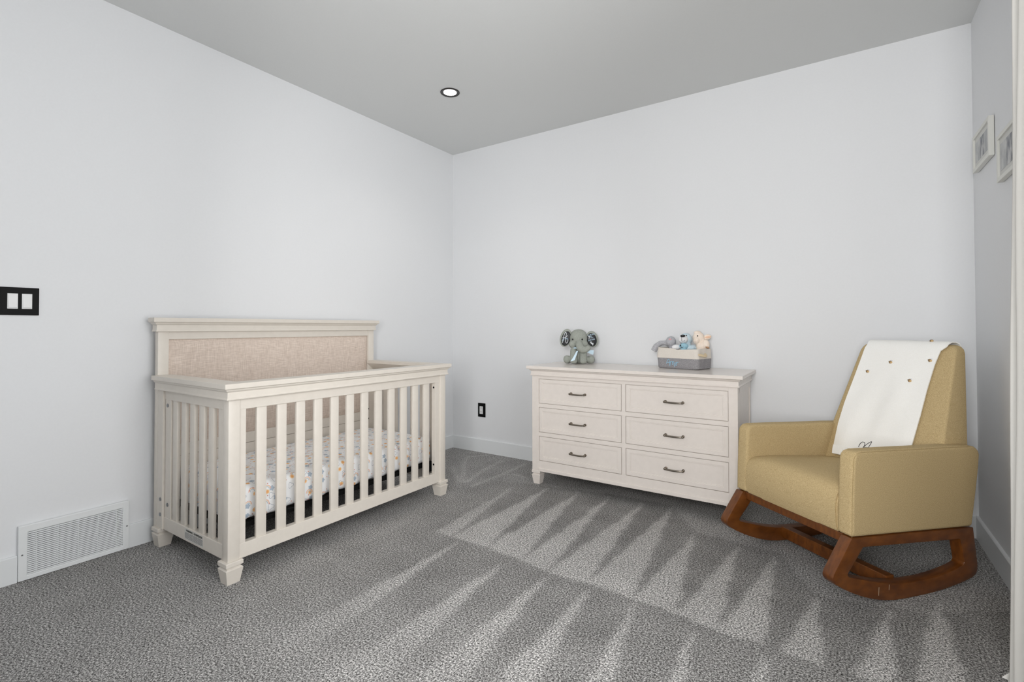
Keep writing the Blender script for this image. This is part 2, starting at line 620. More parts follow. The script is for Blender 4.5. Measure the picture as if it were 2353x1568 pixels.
def floor():
    st = 0.0125
    nx = int(round(RW / st)) + 1
    ny = int(round(-RL / st)) + 1
    X, Y = np.meshgrid(np.linspace(0, RW, nx), np.linspace(RL, 0, ny))
    # the brushed edges wander a little
    jx = 0.012 * np.sin(Y * 23 + 1.3 * np.sin(X * 9)) + 0.006 * np.sin(Y * 61 + X * 17)
    jy = 0.010 * np.sin(X * 19 + 2) + 0.006 * np.sin(X * 47)
    Xj, Yj = X + jx * 0.3, Y + jy * 0.4
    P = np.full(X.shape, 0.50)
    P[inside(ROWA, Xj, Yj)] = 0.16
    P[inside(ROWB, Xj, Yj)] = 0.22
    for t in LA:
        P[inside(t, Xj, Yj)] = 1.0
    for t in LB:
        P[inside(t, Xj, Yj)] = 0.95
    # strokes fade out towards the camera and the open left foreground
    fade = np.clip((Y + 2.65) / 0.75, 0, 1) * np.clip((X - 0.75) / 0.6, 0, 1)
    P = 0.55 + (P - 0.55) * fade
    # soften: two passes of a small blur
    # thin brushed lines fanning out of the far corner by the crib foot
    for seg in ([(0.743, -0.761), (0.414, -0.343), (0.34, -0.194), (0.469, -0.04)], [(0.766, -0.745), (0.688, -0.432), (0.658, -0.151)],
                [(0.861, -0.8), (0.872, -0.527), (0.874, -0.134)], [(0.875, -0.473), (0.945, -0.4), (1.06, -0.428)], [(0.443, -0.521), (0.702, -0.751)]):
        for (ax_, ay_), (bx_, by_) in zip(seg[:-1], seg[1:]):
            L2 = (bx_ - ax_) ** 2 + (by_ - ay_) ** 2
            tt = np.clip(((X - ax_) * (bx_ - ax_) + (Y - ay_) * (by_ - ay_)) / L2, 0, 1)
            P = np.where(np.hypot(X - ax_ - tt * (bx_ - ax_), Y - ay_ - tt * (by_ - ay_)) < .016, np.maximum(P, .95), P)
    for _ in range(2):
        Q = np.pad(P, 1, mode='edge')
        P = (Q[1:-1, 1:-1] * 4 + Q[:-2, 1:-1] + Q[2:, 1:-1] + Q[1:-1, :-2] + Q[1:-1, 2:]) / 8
    me = bpy.data.meshes.new('floor')
    V = np.stack([X.ravel(), Y.ravel(), np.zeros(X.size)], 1)
    idx = np.arange(nx * ny).reshape(ny, nx)
    F = np.stack([idx[:-1, :-1].ravel(), idx[:-1, 1:].ravel(), idx[1:, 1:].ravel(), idx[1:, :-1].ravel()], 1)
    me.vertices.add(len(V))
    me.vertices.foreach_set('co', V.ravel())
    me.loops.add(F.size)
    me.loops.foreach_set('vertex_index', F.ravel())
    me.polygons.add(len(F))
    me.polygons.foreach_set('loop_start', np.arange(0, F.size, 4))
    me.update()
    a = me.attributes.new('pile', 'FLOAT', 'POINT')
    a.data.foreach_set('value', P.ravel().astype(np.float32))
    me.materials.append(M_carpet)
    o = bpy.data.objects.new('floor', me)
    C.objects.link(o)
    o['kind'] = 'structure'


floor()

# ------------------------------------------------------------------ setting: walls, ceiling, trim, window
T = 0.12
bm = NB(); box(bm, -T, RW + T, RL - T, T, H, H + T, 0); obj('ceiling', bm, M_ceil, kind='structure')
bm = NB(); box(bm, -T, 0, RL - T, T, -0.05, H, 0); obj('wall_left', bm, M_wall, kind='structure')
bm = NB(); box(bm, 0, RW, 0, T, -0.05, H, 0); obj('wall_back', bm, M_wall, kind='structure')
WY0, WY1, WZ0, WZ1 = -3.50, -1.72, 0.45, 2.42
bm = NB()
prism(bm, [(RL - T, -0.05), (T, -0.05), (T, H), (RL - T, H)], lambda u, v, w: Vector((w, u, v)), RW, RW + T,
      holes=([(WY0, WZ0), (WY1, WZ0), (WY1, WZ1), (WY0, WZ1)],))
obj('wall_right', bm, M_wall, kind='structure')
DX0, DX1, DZ0, DZ1 = 2.48, 3.52, 0.75, 2.35  # opening added in the unseen front wall for the rear light
bm = NB()
prism(bm, [(0, -0.05), (RW, -0.05), (RW, H), (0, H)], lambda u, v, w: Vector((u, w, v)), RL - T, RL,
      holes=([(DX0, DZ0), (DX1, DZ0), (DX1, DZ1), (DX0, DZ1)],))
obj('wall_front', bm, M_wall, kind='structure')


def window(name, a0, a1, z0, z1, f):
    e = bpy.data.objects.new(name, None)
    C.objects.link(e)
    e['kind'] = 'structure'
    ROOT[e.name] = Matrix.Identity(4)
    w = 0.05
    bm = NB()
    prism(bm, [(a0, z0), (a1, z0), (a1, z1), (a0, z1)], f, 0.02, 0.09, 0.003,
          holes=([(a0 + w, z0 + w), ((a0 + a1) / 2 - w / 2, z0 + w), ((a0 + a1) / 2 - w / 2, z1 - w), (a0 + w, z1 - w)],
                 [((a0 + a1) / 2 + w / 2, z0 + w), (a1 - w, z0 + w), (a1 - w, z1 - w), ((a0 + a1) / 2 + w / 2, z1 - w)]))
    obj('frame', bm, M_trim, e)
    bm = NB()
    bm.faces.new([bm.verts.new(f(u, v, 0.06)) for u, v in ((a0 + w, z0 + w), (a1 - w, z0 + w), (a1 - w, z1 - w), (a0 + w, z1 - w))])
    obj('pane', bm, M_glass, e)
    return e


win = window('window_1', WY0, WY1, WZ0, WZ1, lambda u, v, w: Vector((RW + w, u, v)))
window('added_rear_window', DX0, DX1, DZ0, DZ1, lambda u, v, w: Vector((u, RL - w, v)))  # unseen window, added to carry the rear light
bm = NB()
cyl(bm, (3.475, -3.75, 2.55), (3.475, -1.22, 2.55), 0.012)
for yy in (-3.70, -1.24):
    box(bm, 3.47, RW, yy - .006, yy + .006, 2.535, 2.548, 0)
obj('curtain_rod', bm, M_black, win, smooth=True)

BH, BT = 0.117, 0.014
bprof = [(0, 0), (BT, 0), (BT, BH - .004), (BT - .004, BH), (0, BH)]
bm = NB()
for (y0, y1) in ((RL, -2.930), (-2.523, 0)):
    prism(bm, bprof, lambda u, v, w: Vector((u, w, v)), y0, y1)
obj('baseboard_left', bm, M_trim, kind='structure')
bm = NB(); prism(bm, bprof, lambda u, v, w: Vector((w, -u, v)), BT, RW - BT); obj('baseboard_back', bm, M_trim, kind='structure')
bm = NB(); prism(bm, bprof, lambda u, v, w: Vector((RW - u, w, v)), RL, 0); obj('baseboard_right', bm, M_trim, kind='structure')

# ------------------------------------------------------------------ crib
YL, YR = -2.434, -1.024
XF = 0.810
crib = thing('crib', 'cream wooden baby crib with linen headboard against the left wall', 'crib', (0.42, (YL + YR) / 2, 0))


def foot(bm, x, y, h=0.094, s=0.05):
    def sq(r, z):
        return [(x - r, y - r, z), (x + r, y - r, z), (x + r, y + r, z), (x - r, y + r, z)]
    a = s / 2
    loft(bm, [sq(a + .002, 0), sq(a + .011, h * .62), sq(a + .012, h * .68), sq(a + .003, h * .76), sq(a + .003, h * .80), sq(a + .011, h * .82), sq(a + .012, h * .86), sq(a + .012, h * 1.0), sq(a + .010, h * 1.03)])


for nm, x0, x1 in (('back_post', 0.062, 0.097), ('front_post', 0.760, XF)):
    for y0 in (YL, YR - .05):
        bm = NB(); box(bm, x0, x1, y0, y0 + .05, 0.09, 1.099 if nm == 'back_post' else 0.802, .0025)
        po = obj(nm, bm, M_cream, crib, smooth=30)
        bm = NB(); foot(bm, (x0 + x1) / 2 + (.028 if x0 < .2 else 0), y0 + .025)
        obj('foot', bm, M_cream, po)

cprof = [(.029, -.001), (.028, 0), (-.062, 0), (-.062, -.020), (0, -.072), (.014, -.072), (.015, -.069), (.011, -.062), (.010, -.038),
         (.016, -.034), (.019, -.030), (.020, -.026), (.027, -.023), (.029, -.021)]
hp = [(.055, YL), (.097, YL), (.097, YR), (.055, YR)]
# headboard cornice: runs across the top of the posts, returns at both ends
hprof = [(.029, -.001), (.028, 0), (-.012, 0), (-.012, -.072), (0, -.072), (.012, -.072), (.013, -.069), (.010, -.062), (.009, -.038),
         (.015, -.034), (.018, -.030), (.020, -.026), (.027, -.023), (.029, -.021)]
bm = NB()
moulding(bm, hp, hprof, side=1, zt=1.168)
box(bm, .056, .094, YL + .004, YR - .004, 1.10, 1.167, 0)
obj('headboard_cornice', bm, M_cream, crib)
bm = NB(); box(bm, .066, .092, YL + .05, YR - .05, 1.055, 1.099, .0015); obj('headboard_rail', bm, M_cream, crib)
bm = NB(); box(bm, .066, .090, YL + .05, YR - .05, .436, .497, .0015); obj('headboard_rail', bm, M_cream, crib)
bm = NB(); box(bm, .068, .089, YL + .05, YR - .05, .105, .434, .0015); obj('headboard_lower_panel', bm, M_cream, crib)
# upholstered panel, softly padded
bm = NB()
ny_, nz_ = 40, 18
ya, yb, za, zb = YL + .052, YR - .052, .497, 1.056
G = []
for j in range(nz_ + 1):
    row = []
    for i in range(ny_ + 1):
        u, v = i / ny_, j / nz_
        ed = min(u * 1.32, (1 - u) * 1.32, v * .56, (1 - v) * .56)
        row.append(bm.verts.new((.080 + .013 * (1 - math.exp(-ed / .012)), ya + (yb - ya) * u, za + (zb - za) * v)))
    G.append(row)
for j in range(nz_):
    for i in range(ny_):
        bm.faces.new((G[j][i], G[j][i + 1], G[j + 1][i + 1], G[j + 1][i]))
box(bm, .067, .078, ya, yb, za, zb, 0)
obj('upholstered_panel', bm, M_linen, crib, smooth=40)

# front side: rails, stiles, slats
path = [(.097, YL), (XF, YL), (XF, YR), (.097, YR)]
for nm, i0, i1 in (('side_top_rail', 0, 1), ('front_top_rail', 1, 2), ('side_top_rail', 2, 3)):
    bm = NB(); moulding(bm, path, cprof, i0, i1, side=1, zt=.872); obj(nm, bm, M_cream, crib)
bm = NB(); box(bm, .772, .804, YL + .05, YR - .05, .752, .803, .0015); obj('front_apron', bm, M_cream, crib)
bm = NB(); box(bm, .772, .804, YL + .05, YR - .05, .093, .158, .002); obj('front_bottom_rail', bm, M_cream, crib)
for y0, y1 in ((YL + .05, -2.354), (-1.117, YR - .05)):
    bm = NB(); box(bm, .772, .803, y0, y1, .156, .754, .0015); obj('front_stile', bm, M_cream, crib)
for i in range(12):
    y0 = -2.302 + i * (2.302 - 1.2135) / 11
    bm = NB(); box(bm, .780, .797, y0, y0 + .0478, .150, .758, .003)
    obj('front_slat', bm, M_cream, crib, smooth=30)
for s, yo in ((1, YL), (-1, YR)):
    def yy(d0, d1):
        a, b_ = yo + s * d0, yo + s * d1
        return min(a, b_), max(a, b_)
    bm = NB(); box(bm, .160, .760, *yy(.0095, .036), .752, .803, .0015); obj('side_apron', bm, M_cream, crib)
    bm = NB(); box(bm, .160, .760, *yy(.009, .036), .093, .158, .002); obj('side_bottom_rail', bm, M_cream, crib)
    bm = NB(); box(bm, .167, .227, *yy(.010, .0355), .156, .754, .0015); obj('side_stile', bm, M_cream, crib)
    bm = NB(); box(bm, .0975, .160, *yy(.0005, .045), .094, .801, .002); obj('side_bracket', bm, M_cream, crib)
    bm = NB(); box(bm, .159, .168, *yy(.022, .034), .156, .754, 0); obj('side_stile_filler', bm, M_cream, crib)
    for i in range(6):
        x0 = .238 + i * .0908
        bm = NB(); box(bm, x0, x0 + .047, *yy(.014, .031), .150, .758, .003)
        obj('side_slat', bm, M_cream, crib, smooth=30)
    # bolts
    for (bx, bz, dd) in ((.140, .245, .0005), (.140, .168, .0005), (.198, .225, .010), (.192, .723, .010)):
        bm = NB()
        y_ = yo + s * dd
        cyl(bm, (bx, y_ + s * .002, bz), (bx, y_ - s * .0025, bz), .0095, 16)
        cyl(bm, (bx, y_ - s * .002, bz), (bx, y_ - s * .0032, bz), .0042, 6)
        obj('bolt', bm, M_steel, crib, smooth=30)
for (bx, by, bz) in ((.0975, -1.068, .512), (.0975, -1.068, .44)):
    bm = NB(); cyl(bm, (bx - .003, by, bz), (bx + .002, by, bz), .006, 12); obj('bolt', bm, M_support, crib)
for bz in (.72, .215):
    bm = NB(); cyl(bm, (.790, -1.116, bz), (.790, -1.1185, bz), .0065, 12); obj('bolt', bm, M_support, crib)
# mattress support frame
bm = NB()
prism(bm, [(.103, YL + .06), (.756, YL + .06), (.756, YR - .06), (.103, YR - .06)], lambda u, v, w: Vector((u, v, w)), .204, .224, .002,
      holes=([(.135, YL + .095), (.72, YL + .095), (.72, YR - .095), (.135, YR - .095)],))
for i in range(14):
    y0 = YL + .15 + i * .085
    box(bm, .12, .725, y0, y0 + .006, .211, .217, 0)
for i in range(7):
    x0 = .17 + i * .085
    box(bm, x0, x0 + .006, YL + .09, YR - .09, .213, .219, 0)
for y_ in (YL + .075, YR - .075):
    for x_ in (.116, .742):
        box(bm, x_ - .012, x_ + .012, y_ - .017, y_ + .017, .16, .206, .001)
obj('mattress_support', bm, M_support, crib)
# safety label on the side rail: two headings over blocks of fine print
M_lbl = new_mat('label_film', srgb(214, 212, 206), 0.5)
M_lbltxt = new_mat('label_ink', srgb(96, 98, 104), 0.8)
bm = NB(); box(bm, .388, .572, YL + .0085, YL + .0092, .101, .153, 0)
lb = obj('safety_label', bm, M_lbl, crib)


def text_mesh(txt, size, mat, name, parent, M, bold=0.0, align='LEFT', ext=0.0):
    cu = bpy.data.curves.new(name, 'FONT')
    cu.body = txt
    cu.size = size
    cu.align_x = align
    cu.offset = bold
    cu.extrude = ext
    cu.resolution_u = 3
    t = bpy.data.objects.new(name, cu)
    C.objects.link(t)
    bpy.context.view_layer.update()
    me = bpy.data.meshes.new_from_object(t.evaluated_get(bpy.context.evaluated_depsgraph_get()))
    bpy.data.objects.remove(t)
    bpy.data.curves.remove(cu)
    bm = NB()
    bm.from_mesh(me)
    bpy.data.meshes.remove(me)
    bm.transform(M)
    return obj(name, bm, mat, parent)


RX = Matrix.Rotation(PI / 2, 4, 'X')
for txt, x0, sz in (('WARNING', .404, .0135), ('ADVERTENCIA', .482, .0125)):
    text_mesh(txt, sz, M_black, 'heading', lb, Matrix.Translation((x0, YL + .0080, .1405)) @ RX, .0004)
bm = NB()
for (x0, w_) in ((.394, .040), (.437, .036), (.477, .044), (.524, .044)):
    for j in range(7):
        zz = .134 - j * .0043
        x = x0
        while x < x0 + w_ - .003:
            k_ = random.uniform(.003, .008)
            box(bm, x, min(x + k_, x0 + w_), YL + .0079, YL + .0084, zz - .0007, zz + .0007, 0)
            x += k_ + .0016
obj('fine_print', bm, M_lbltxt, lb)

# ------------------------------------------------------------------ crib mattress in its fitted sheet
bm = NB()
mx0, mx1, my0, my1, mz0, mz1 = .104, .746, YL + .072, YR - .064, .2245, .386
rc = .045
sect = []       # closed section in (x, z) with arc-length coordinate
NS = 64
cs = []
ru, rl_ = .036, .030


def arc(cx, cz, r_, a0, a1, k):
    return [(cx + r_ * math.cos(a0 + (a1 - a0) * i / k), cz + r_ * math.sin(a0 + (a1 - a0) * i / k)) for i in range(k + 1)]


cs += [(mx0 + (mx1 - mx0) * t, mz0) for t in (.08, .3, .5, .7, .92)]
cs += arc(mx1 - rl_, mz0 + rl_, rl_, -PI / 2, 0, 4)
cs += [(mx1, mz0 + (mz1 - mz0) * t) for t in (.35, .5, .65)]
cs += arc(mx1 - ru, mz1 - ru, ru, 0, PI / 2, 5)
cs += [(mx1 + (mx0 - mx1) * t, mz1 + .006 * math.sin(PI * t)) for t in (.1, .2, .35, .5, .65, .8, .9)]
cs += arc(mx0 + ru, mz1 - ru, ru, PI / 2, PI, 5)
cs += [(mx0, mz0 + (mz1 - mz0) * t) for t in (.65, .5, .35)]
cs += arc(mx0 + rl_, mz0 + rl_, rl_, PI, 1.5 * PI, 4)
arcl = [0]
for a, b_ in zip(cs[:-1], cs[1:]):
    arcl.append(arcl[-1] + math.hypot(a[0] - b_[0], a[1] - b_[1]))
mcx, mcz = (mx0 + mx1) / 2, (mz0 + mz1) / 2
NY = 110
rings, uvs = [], []
for j in range(NY + 1):
    t = j / NY
    y = my0 + (my1 - my0) * t
    e = min(t, 1 - t) * (my1 - my0)
    k_ = 1.0
    sgn = 1 if t > .5 else -1
    yy_ = y
    if e < .06:
        q = 1 - e / .06
        k_ = 1 - .045 * q ** 3
        kz = 1 - .45 * q ** 4
    else:
        kz = 1.0
    ring = []
    for (x, z) in cs:
        px, pz = mcx + (x - mcx) * k_, mcz + (z - mcz) * (kz if z > mcz else 1 - .25 * (1 - kz))
        # gathers of the elastic near the lower edge, a slightly wavy rim
        low = max(0, (mz0 + .075 - z) / .075)
        if x > mcx and z < mz1 - .03:
            px += .0035 * low * math.sin(y * 95 + 2 * math.sin(y * 13)) + .003 * math.sin(y * 31)
        if x > mcx and low > 0:
            pz += .005 * low * math.sin(y * 27 + 1)
        ring.append((px, yy_, max(pz, mz0)))
    rings.append(ring)
    uvs.append([(y, s_) for s_ in arcl])
Rv = loft(bm, rings, cap=False)
for end in (0, -1):
    bm.faces.new([bm.verts.new(p_) for p_ in rings[end]])
bmesh.ops.recalc_face_normals(bm, faces=bm.faces[:])
flat = [c_ for uv in uvs for c_ in uv] + [(x_ * .97 + 3.1, z_ + 1.7) for end in (0, -1) for (x_, _, z_) in rings[end]]
mt = obj('crib_mattress', bm, M_sheet, None, smooth=50)
tag(mt, 'crib mattress in white sheet printed with suns, clouds and rainbows', 'mattress')
a = mt.data.attributes.new('cloth', 'FLOAT_VECTOR', 'POINT')
a.data.foreach_set('vector', np.array([(u, v, 0) for u, v in flat], np.float32).ravel())

# ------------------------------------------------------------------ dresser
DX0_, DX1_, DYF, DYB, DZT = 1.176, 2.536, -.505, -.022, .840
dr = thing('dresser', 'ivory six-drawer dresser with bar pulls against the back wall', 'dresser', ((DX0_ + DX1_) / 2, -.26, 0))
bm = NB()
box(bm, DX0_ + .004, DX1_ - .004, DYF + .012, DYB, .105, .77, 0)                # carcass box behind the face frame
for x0, x1 in ((DX0_, 1.2295), (2.4865, DX1_)):
    box(bm, x0, x1, DYF, DYF + .05, .092, .772, .0012)
box(bm, 1.8465, 1.8735, DYF + .0015, DYF + .02, .166, .750, .0008)
for z0, z1 in ((.7495, .772), (.547, .574), (.3425, .3705)):
    box(bm, 1.2295, 2.4865, DYF + .001, DYF + .02, z0, z1, .0008)
box(bm, 1.2295, 2.4865, DYF + .001, DYF + .02, .094, .169, .0008)
box(bm, 1.2295, 2.4865, DYF - .004, DYF + .02, .094, .116, .002)                # plinth bead
# right and left side frames around a sunk panel
for sx in (DX0_, DX1_):
    o_ = 1 if sx > 2 else -1
    def xx(d):
        return (min(sx, sx - o_ * d), max(sx, sx - o_ * d))
    for y0, y1 in ((DYF + .0505, DYF + .060), (DYB - .05, DYB)):
        box(bm, *xx(.004), y0, y1, .094, .772, .0008)
    for z0, z1 in ((.735, .772), (.094, .17)):
        box(bm, *xx(.004), DYF + .05, DYB - .05, z0, z1, .0008)
obj('carcass', bm, M_dress, dr)
bm = NB()
dprof = [(.031, -.001), (.030, 0), (-.10, 0), (-.10, -.020), (-.01, -.068), (.010, -.068), (.011, -.065), (.006, -.058), (.005, -.036),
         (.012, -.032), (.015, -.028), (.017, -.024), (.029, -.021), (.031, -.019)]
moulding(bm, [(DX0_, DYB), (DX0_, DYF), (DX1_, DYF), (DX1_, DYB)], dprof, side=1, zt=DZT)
bmesh.ops.recalc_face_normals(bm, faces=bm.faces[:])
box(bm, DX0_ + .08, DX1_ - .08, DYF + .08, DYB, DZT - .02, DZT - .0001, 0)
obj('top', bm, M_dress, dr)
for x in (DX0_ + .031, DX1_ - .031):
    for y in (DYF + .031, DYB - .031):
        bm = NB()
        foot(bm, x, y, .095, .044)
        obj('foot', bm, M_dress, dr)


def drawer(x0, x1, z0, z1):
    bm = NB()
    g = .0029
    x0 += g; x1 -= g; z0 += g; z1 -= g
    y = DYF + .0015
    rings = []
    for ins, dep in ((0, .014), (0, .001), (.001, 0), (.0225, 0), (.0235, .0016), (.0285, .0016), (.030, .0045), (.034, .0045)):
        rings.append([(x0 + ins, y + dep, z0 + ins), (x1 - ins, y + dep, z0 + ins), (x1 - ins, y + dep, z1 - ins), (x0 + ins, y + dep, z1 - ins)])
    loft(bm, rings)
    d = obj('drawer', bm, M_dress, dr)
    # bar pull
    cx, cz = (x0 + x1) / 2, (z0 + z1) / 2 - .001
    bm = NB()
    for s in (-1, 1):
        cyl(bm, (cx + s * .052, y + .005, cz), (cx + s * .052, y - .004, cz), .0085, 16)
        cyl(bm, (cx + s * .052, y - .003, cz), (cx + s * .052, y - .020, cz), .0055, 12)
        ell(bm, (cx + s * .053, y - .021, cz), (.0085, .0075, .0075), sub=2)
    pts = [(cx + .052 * math.sin(t * PI / 2), y - .021 - .007 * math.cos(t * PI / 2), cz - .002 * math.cos(t * PI / 2)) for t in [-1 + i / 8 for i in range(17)]]
    tube(bm, pts, [.0045 + .0012 * (1 - abs(i - 8) / 8) for i in range(17)], 10)
    obj('handle', bm, M_bronze, d, smooth=40)
    return d


for z0, z1 in ((.574, .7495), (.3705, .547), (.169, .3425)):
    drawer(1.2295, 1.8465, z0, z1)
    drawer(1.8735, 2.4865, z0, z1)

# ------------------------------------------------------------------ rocking chair (local frame: x across, y towards the back, z up)
CH_O = (2.81, -.966, 0)
CH_R = math.radians(-39.74)
chair = thing('rocking_chair', 'tan upholstered rocking armchair on curved brown wooden runners', 'armchair', CH_O, CH_R)
arm_p = [(0, .2815), (.003, .40), (.008, .50), (.014, .585), (.020, .602), (.034, .613), (.055, .617), (.20, .613), (.365, .607), (.55, .602), (.68, .596),
         (.715, .590), (.735, .576), (.743, .556), (.737, .50), (.726, .44), (.707, .34), (.688, .2455)]
ax = lambda u, v, w: Vector((w, u, v))
for x0, x1 in ((-.316, -.248), (.248, .316)):
    bm = NB()
    prism(bm, arm_p, ax, x0, x1, .015, 5)
    ar = obj('arm', bm, M_tan, chair, world=False, smooth=50)
    xo = x0 if x0 < 0 else x1
    xo -= .0042 * (1 if xo > 0 else -1)
    bm = NB()
    tube(bm, [(xo, d_ + (.0042 if d_ < .1 else 0), z_ - (.0042 if z_ > .59 else 0)) for d_, z_ in arm_p[:11]], .0009, 6)
    obj('seam', bm, M_tan_seam, ar, world=False, smooth=True)
# seat with crowned top
prof = [(.006, .2805), (-.004, .32), (-.006, .37), (-.002, .41), (.008, .437), (.028, .455), (.06, .463), (.15, .461), (.25, .453), (.36, .444), (.50, .432), (.60, .424), (.62, .30), (.60, .2495)]
bm = NB()
rings = []
for i in range(17):
    x = -.252 + .504 * i / 16
    c_ = 1 - (x / .252) ** 2
    e_ = 1 - abs(x / .252) ** 8
    ring = []
    for d_, z_ in prof:
        dz = .013 * c_ - .006 * (1 - e_) if z_ > .42 else 0
        dd = -.009 * c_ + .003 if (d_ < .03 and z_ > .30) else 0
        ring.append((x, d_ + dd, z_ + dz))
    rings.append(ring)
loft(bm, rings)
bmesh.ops.bevel(bm, geom=[e for e in bm.edges if len(e.link_faces) == 2 and e.calc_face_angle(0) > 1.2], offset=.006, segments=2, affect='EDGES')
obj('seat', bm, M_tan, chair, world=False, smooth=50)


# backrest: tapering wedge
def back_hw(z):
    return .2685 + (.226 - .2685) * (z - .605) / .395


def back_f(z):
    return .590 + (z - .605) * .395


def back_r(z):
    return .688 + (z - .2455) * .168


bm = NB()
rings = []
stz = [(.30, 0, 0)] + [(.36 + .04 * i, 0, 0) for i in range(16)] + [(.99, 0, 0), (1.008, .003, .004), (1.020, .010, .012), (1.027, .021, .024), (1.029, .030, .034)]
for z, ix, iy in stz:
    hw = back_hw(z) - ix
    f0, r0 = back_f(z) + iy * .8, back_r(z) - iy * .5
    bul = .004
    rr = .012
    ring = []
    for (cx, cy, a0) in ((hw - rr, f0 + rr, -PI / 2), (hw - rr, r0 - rr, 0), (-hw + rr, r0 - rr, PI / 2), (-hw + rr, f0 + rr, PI)):
        for k_ in range(5):
            a = a0 + PI / 2 * k_ / 4
            ring.append((cx + rr * math.cos(a), cy + rr * math.sin(a), z))
    rings.append(ring)
loft(bm, rings)
bk = obj('backrest', bm, M_tan, chair, world=False, smooth=45)
for s in (-1, 1):
    bm = NB()
    tube(bm, [(s * (back_hw(z) - ix - .001), back_f(z) + iy * .8 + .014, z) for z, ix, iy in stz[8:-2]], .0009, 6)
    obj('seam', bm, M_tan_seam, bk, world=False, smooth=True)
# wooden base
OUT = [(0, .2795), (-.094, .152), (-.099, .138), (-.097, .126), (-.086, .112), (-.045, .088), (.006, .063), (.06, .041), (.11, .025), (.165, .012), (.221, .004), (.29, .0005), (.36, .0), (.43, .0005), (.50, .004), (.57, .011), (.63, .019),
       (.68, .029), (.704, .041), (.714, .060), (.714, .085), (.703, .155), (.690, .2435), (.56, .2505), (.30, .265), (.06, .2765)]
INN = [(.058, .238), (.018, .190), (-.021, .147), (-.023, .138), (-.015, .130), (.02, .120), (.08, .103), (.136, .088), (.20, .075), (.256, .067), (.32, .062), (.39, .060), (.46, .063), (.53, .070), (.59, .080), (.625, .089), (.633, .10), (.620, .16), (.608, .204), (.50, .210), (.25, .226)]
for x0, x1 in ((-.316, -.268), (.268, .316)):
    bm = NB()
    prism(bm, OUT, ax, x0, x1, .003, 2, holes=(INN,))
    ru_ = obj('runner', bm, M_wood, chair, world=False, smooth=28)
    if x1 > 0:
        for d0, z0, z1 in ((.137, .036, .069), (.193, .05, .071)):
            bm = NB()
            prism(bm, [(d0 - .0016, z0), (d0 - .0002, z0), (d0 + .0022, z1), (d0 + .0006, z1)], ax, x1 - .0003, x1 + .0003)
            obj('scratch', bm, M_scratch, ru_, world=False)
bm = NB(); box(bm, -.27, .27, .014, .050, .242, .278, .003); obj('cross_rail', bm, M_wood, chair, world=False)
bm = NB(); box(bm, -.27, .27, .635, .668, .198, .240, .003); obj('cross_rail', bm, M_wood, chair, world=False)
bm = NB(); box(bm, -.27, .27, .242, .285, .020, .076, .003); obj('stretcher', bm, M_wood, chair, world=False)
# dark dust cloth closing the seat from below
bm = NB(); box(bm, -.25, .25, .04, .64, .262, .268, 0)
obj('underseat_cloth', bm, M_dark, chair, world=False)

# ------------------------------------------------------------------ blanket over the chair back
blk = thing('blanket', 'white knit baby blanket with bees draped over the rocking chair back', 'blanket',
            tuple(ROOT[chair.name] @ Vector((0, .75, 1.03))), CH_R)
CHM = ROOT[chair.name]
prb = []            # centre line of the drape in (d, z) from the front hem over the top and down behind
for i in range(27):
    z = .452 + (1.000 - .452) * i / 26
    prb.append((back_f(z) - .0075, z))
prb += [(.752, 1.018), (.764, 1.031), (.782, 1.0385), (.802, 1.038), (.820, 1.030), (.832, 1.012)]
for i in range(1, 12):
    z = 1.0 - .04 * i
    prb.append((back_r(z) + .010, z))


def bl_edges(i):
    d_, z = prb[i]
    t = min(1, max(0, (z - .45) / .58))
    if i >= 27:
        return -.188 - .004 * (i - 27), .187 + .002 * (i - 27)
    L = np.interp(z, [.44, .477, .603, .706, .838, 1.0, 1.05], [-.203, -.212, -.221, -.217, -.203, -.191, -.188])
    Rr = np.interp(z, [.44, .571, .703, .824, .931, .997, 1.05], [.148, .155, .158, .157, .161, .170, .187])
    return L, Rr


NWB = 26


def bl_surface(i, k, off=0.0):
    L, Rr = bl_edges(i)
    u = k / NWB
    d_, z = prb[i]
    a = prb[max(0, i - 1)]
    b_ = prb[min(len(prb) - 1, i + 1)]
    td, tz = b_[0] - a[0], b_[1] - a[1]
    ln = math.hypot(td, tz)
    nd, nz = -tz / ln, td / ln
    wav = .0028 * math.sin(u * 9 + i * .12) + .0022 * math.sin(u * 17 - i * .21)
    wav *= min(1, max(.15, (26 - i) / 12)) if i < 30 else .3
    # right part of the bottom hem hangs a little higher than the left
    zz = z + (0.012 * (u - .3) if i < 3 else 0)
    return Vector((L + (Rr - L) * u, d_ + nd * (wav + off + .002), zz + nz * (wav + off + .002)))


def cloth(i0, i1, off0, off1):
    bm = NB()
    F = [[bm.verts.new(bl_surface(i, k, off1)) for k in range(NWB + 1)] for i in range(i0, i1 + 1)]
    B = [[bm.verts.new(bl_surface(i, k, off0)) for k in range(NWB + 1)] for i in range(i0, i1 + 1)]
    m_ = len(F)
    for i in range(m_ - 1):
        for k in range(NWB):
            bm.faces.new((F[i][k], F[i][k + 1], F[i + 1][k + 1], F[i + 1][k]))
            bm.faces.new((B[i][k], B[i + 1][k], B[i + 1][k + 1], B[i][k + 1]))
        bm.faces.new((F[i][0], F[i + 1][0], B[i + 1][0], B[i][0]))
        bm.faces.new((F[i][NWB], B[i][NWB], B[i + 1][NWB], F[i + 1][NWB]))
    for k in range(NWB):
        bm.faces.new((F[0][k], B[0][k], B[0][k + 1], F[0][k + 1]))
        bm.faces.new((F[-1][k], F[-1][k + 1], B[-1][k + 1], B[-1][k]))
    bmesh.ops.recalc_face_normals(bm, faces=bm.faces[:])
    bm.transform(CHM)
    return bm


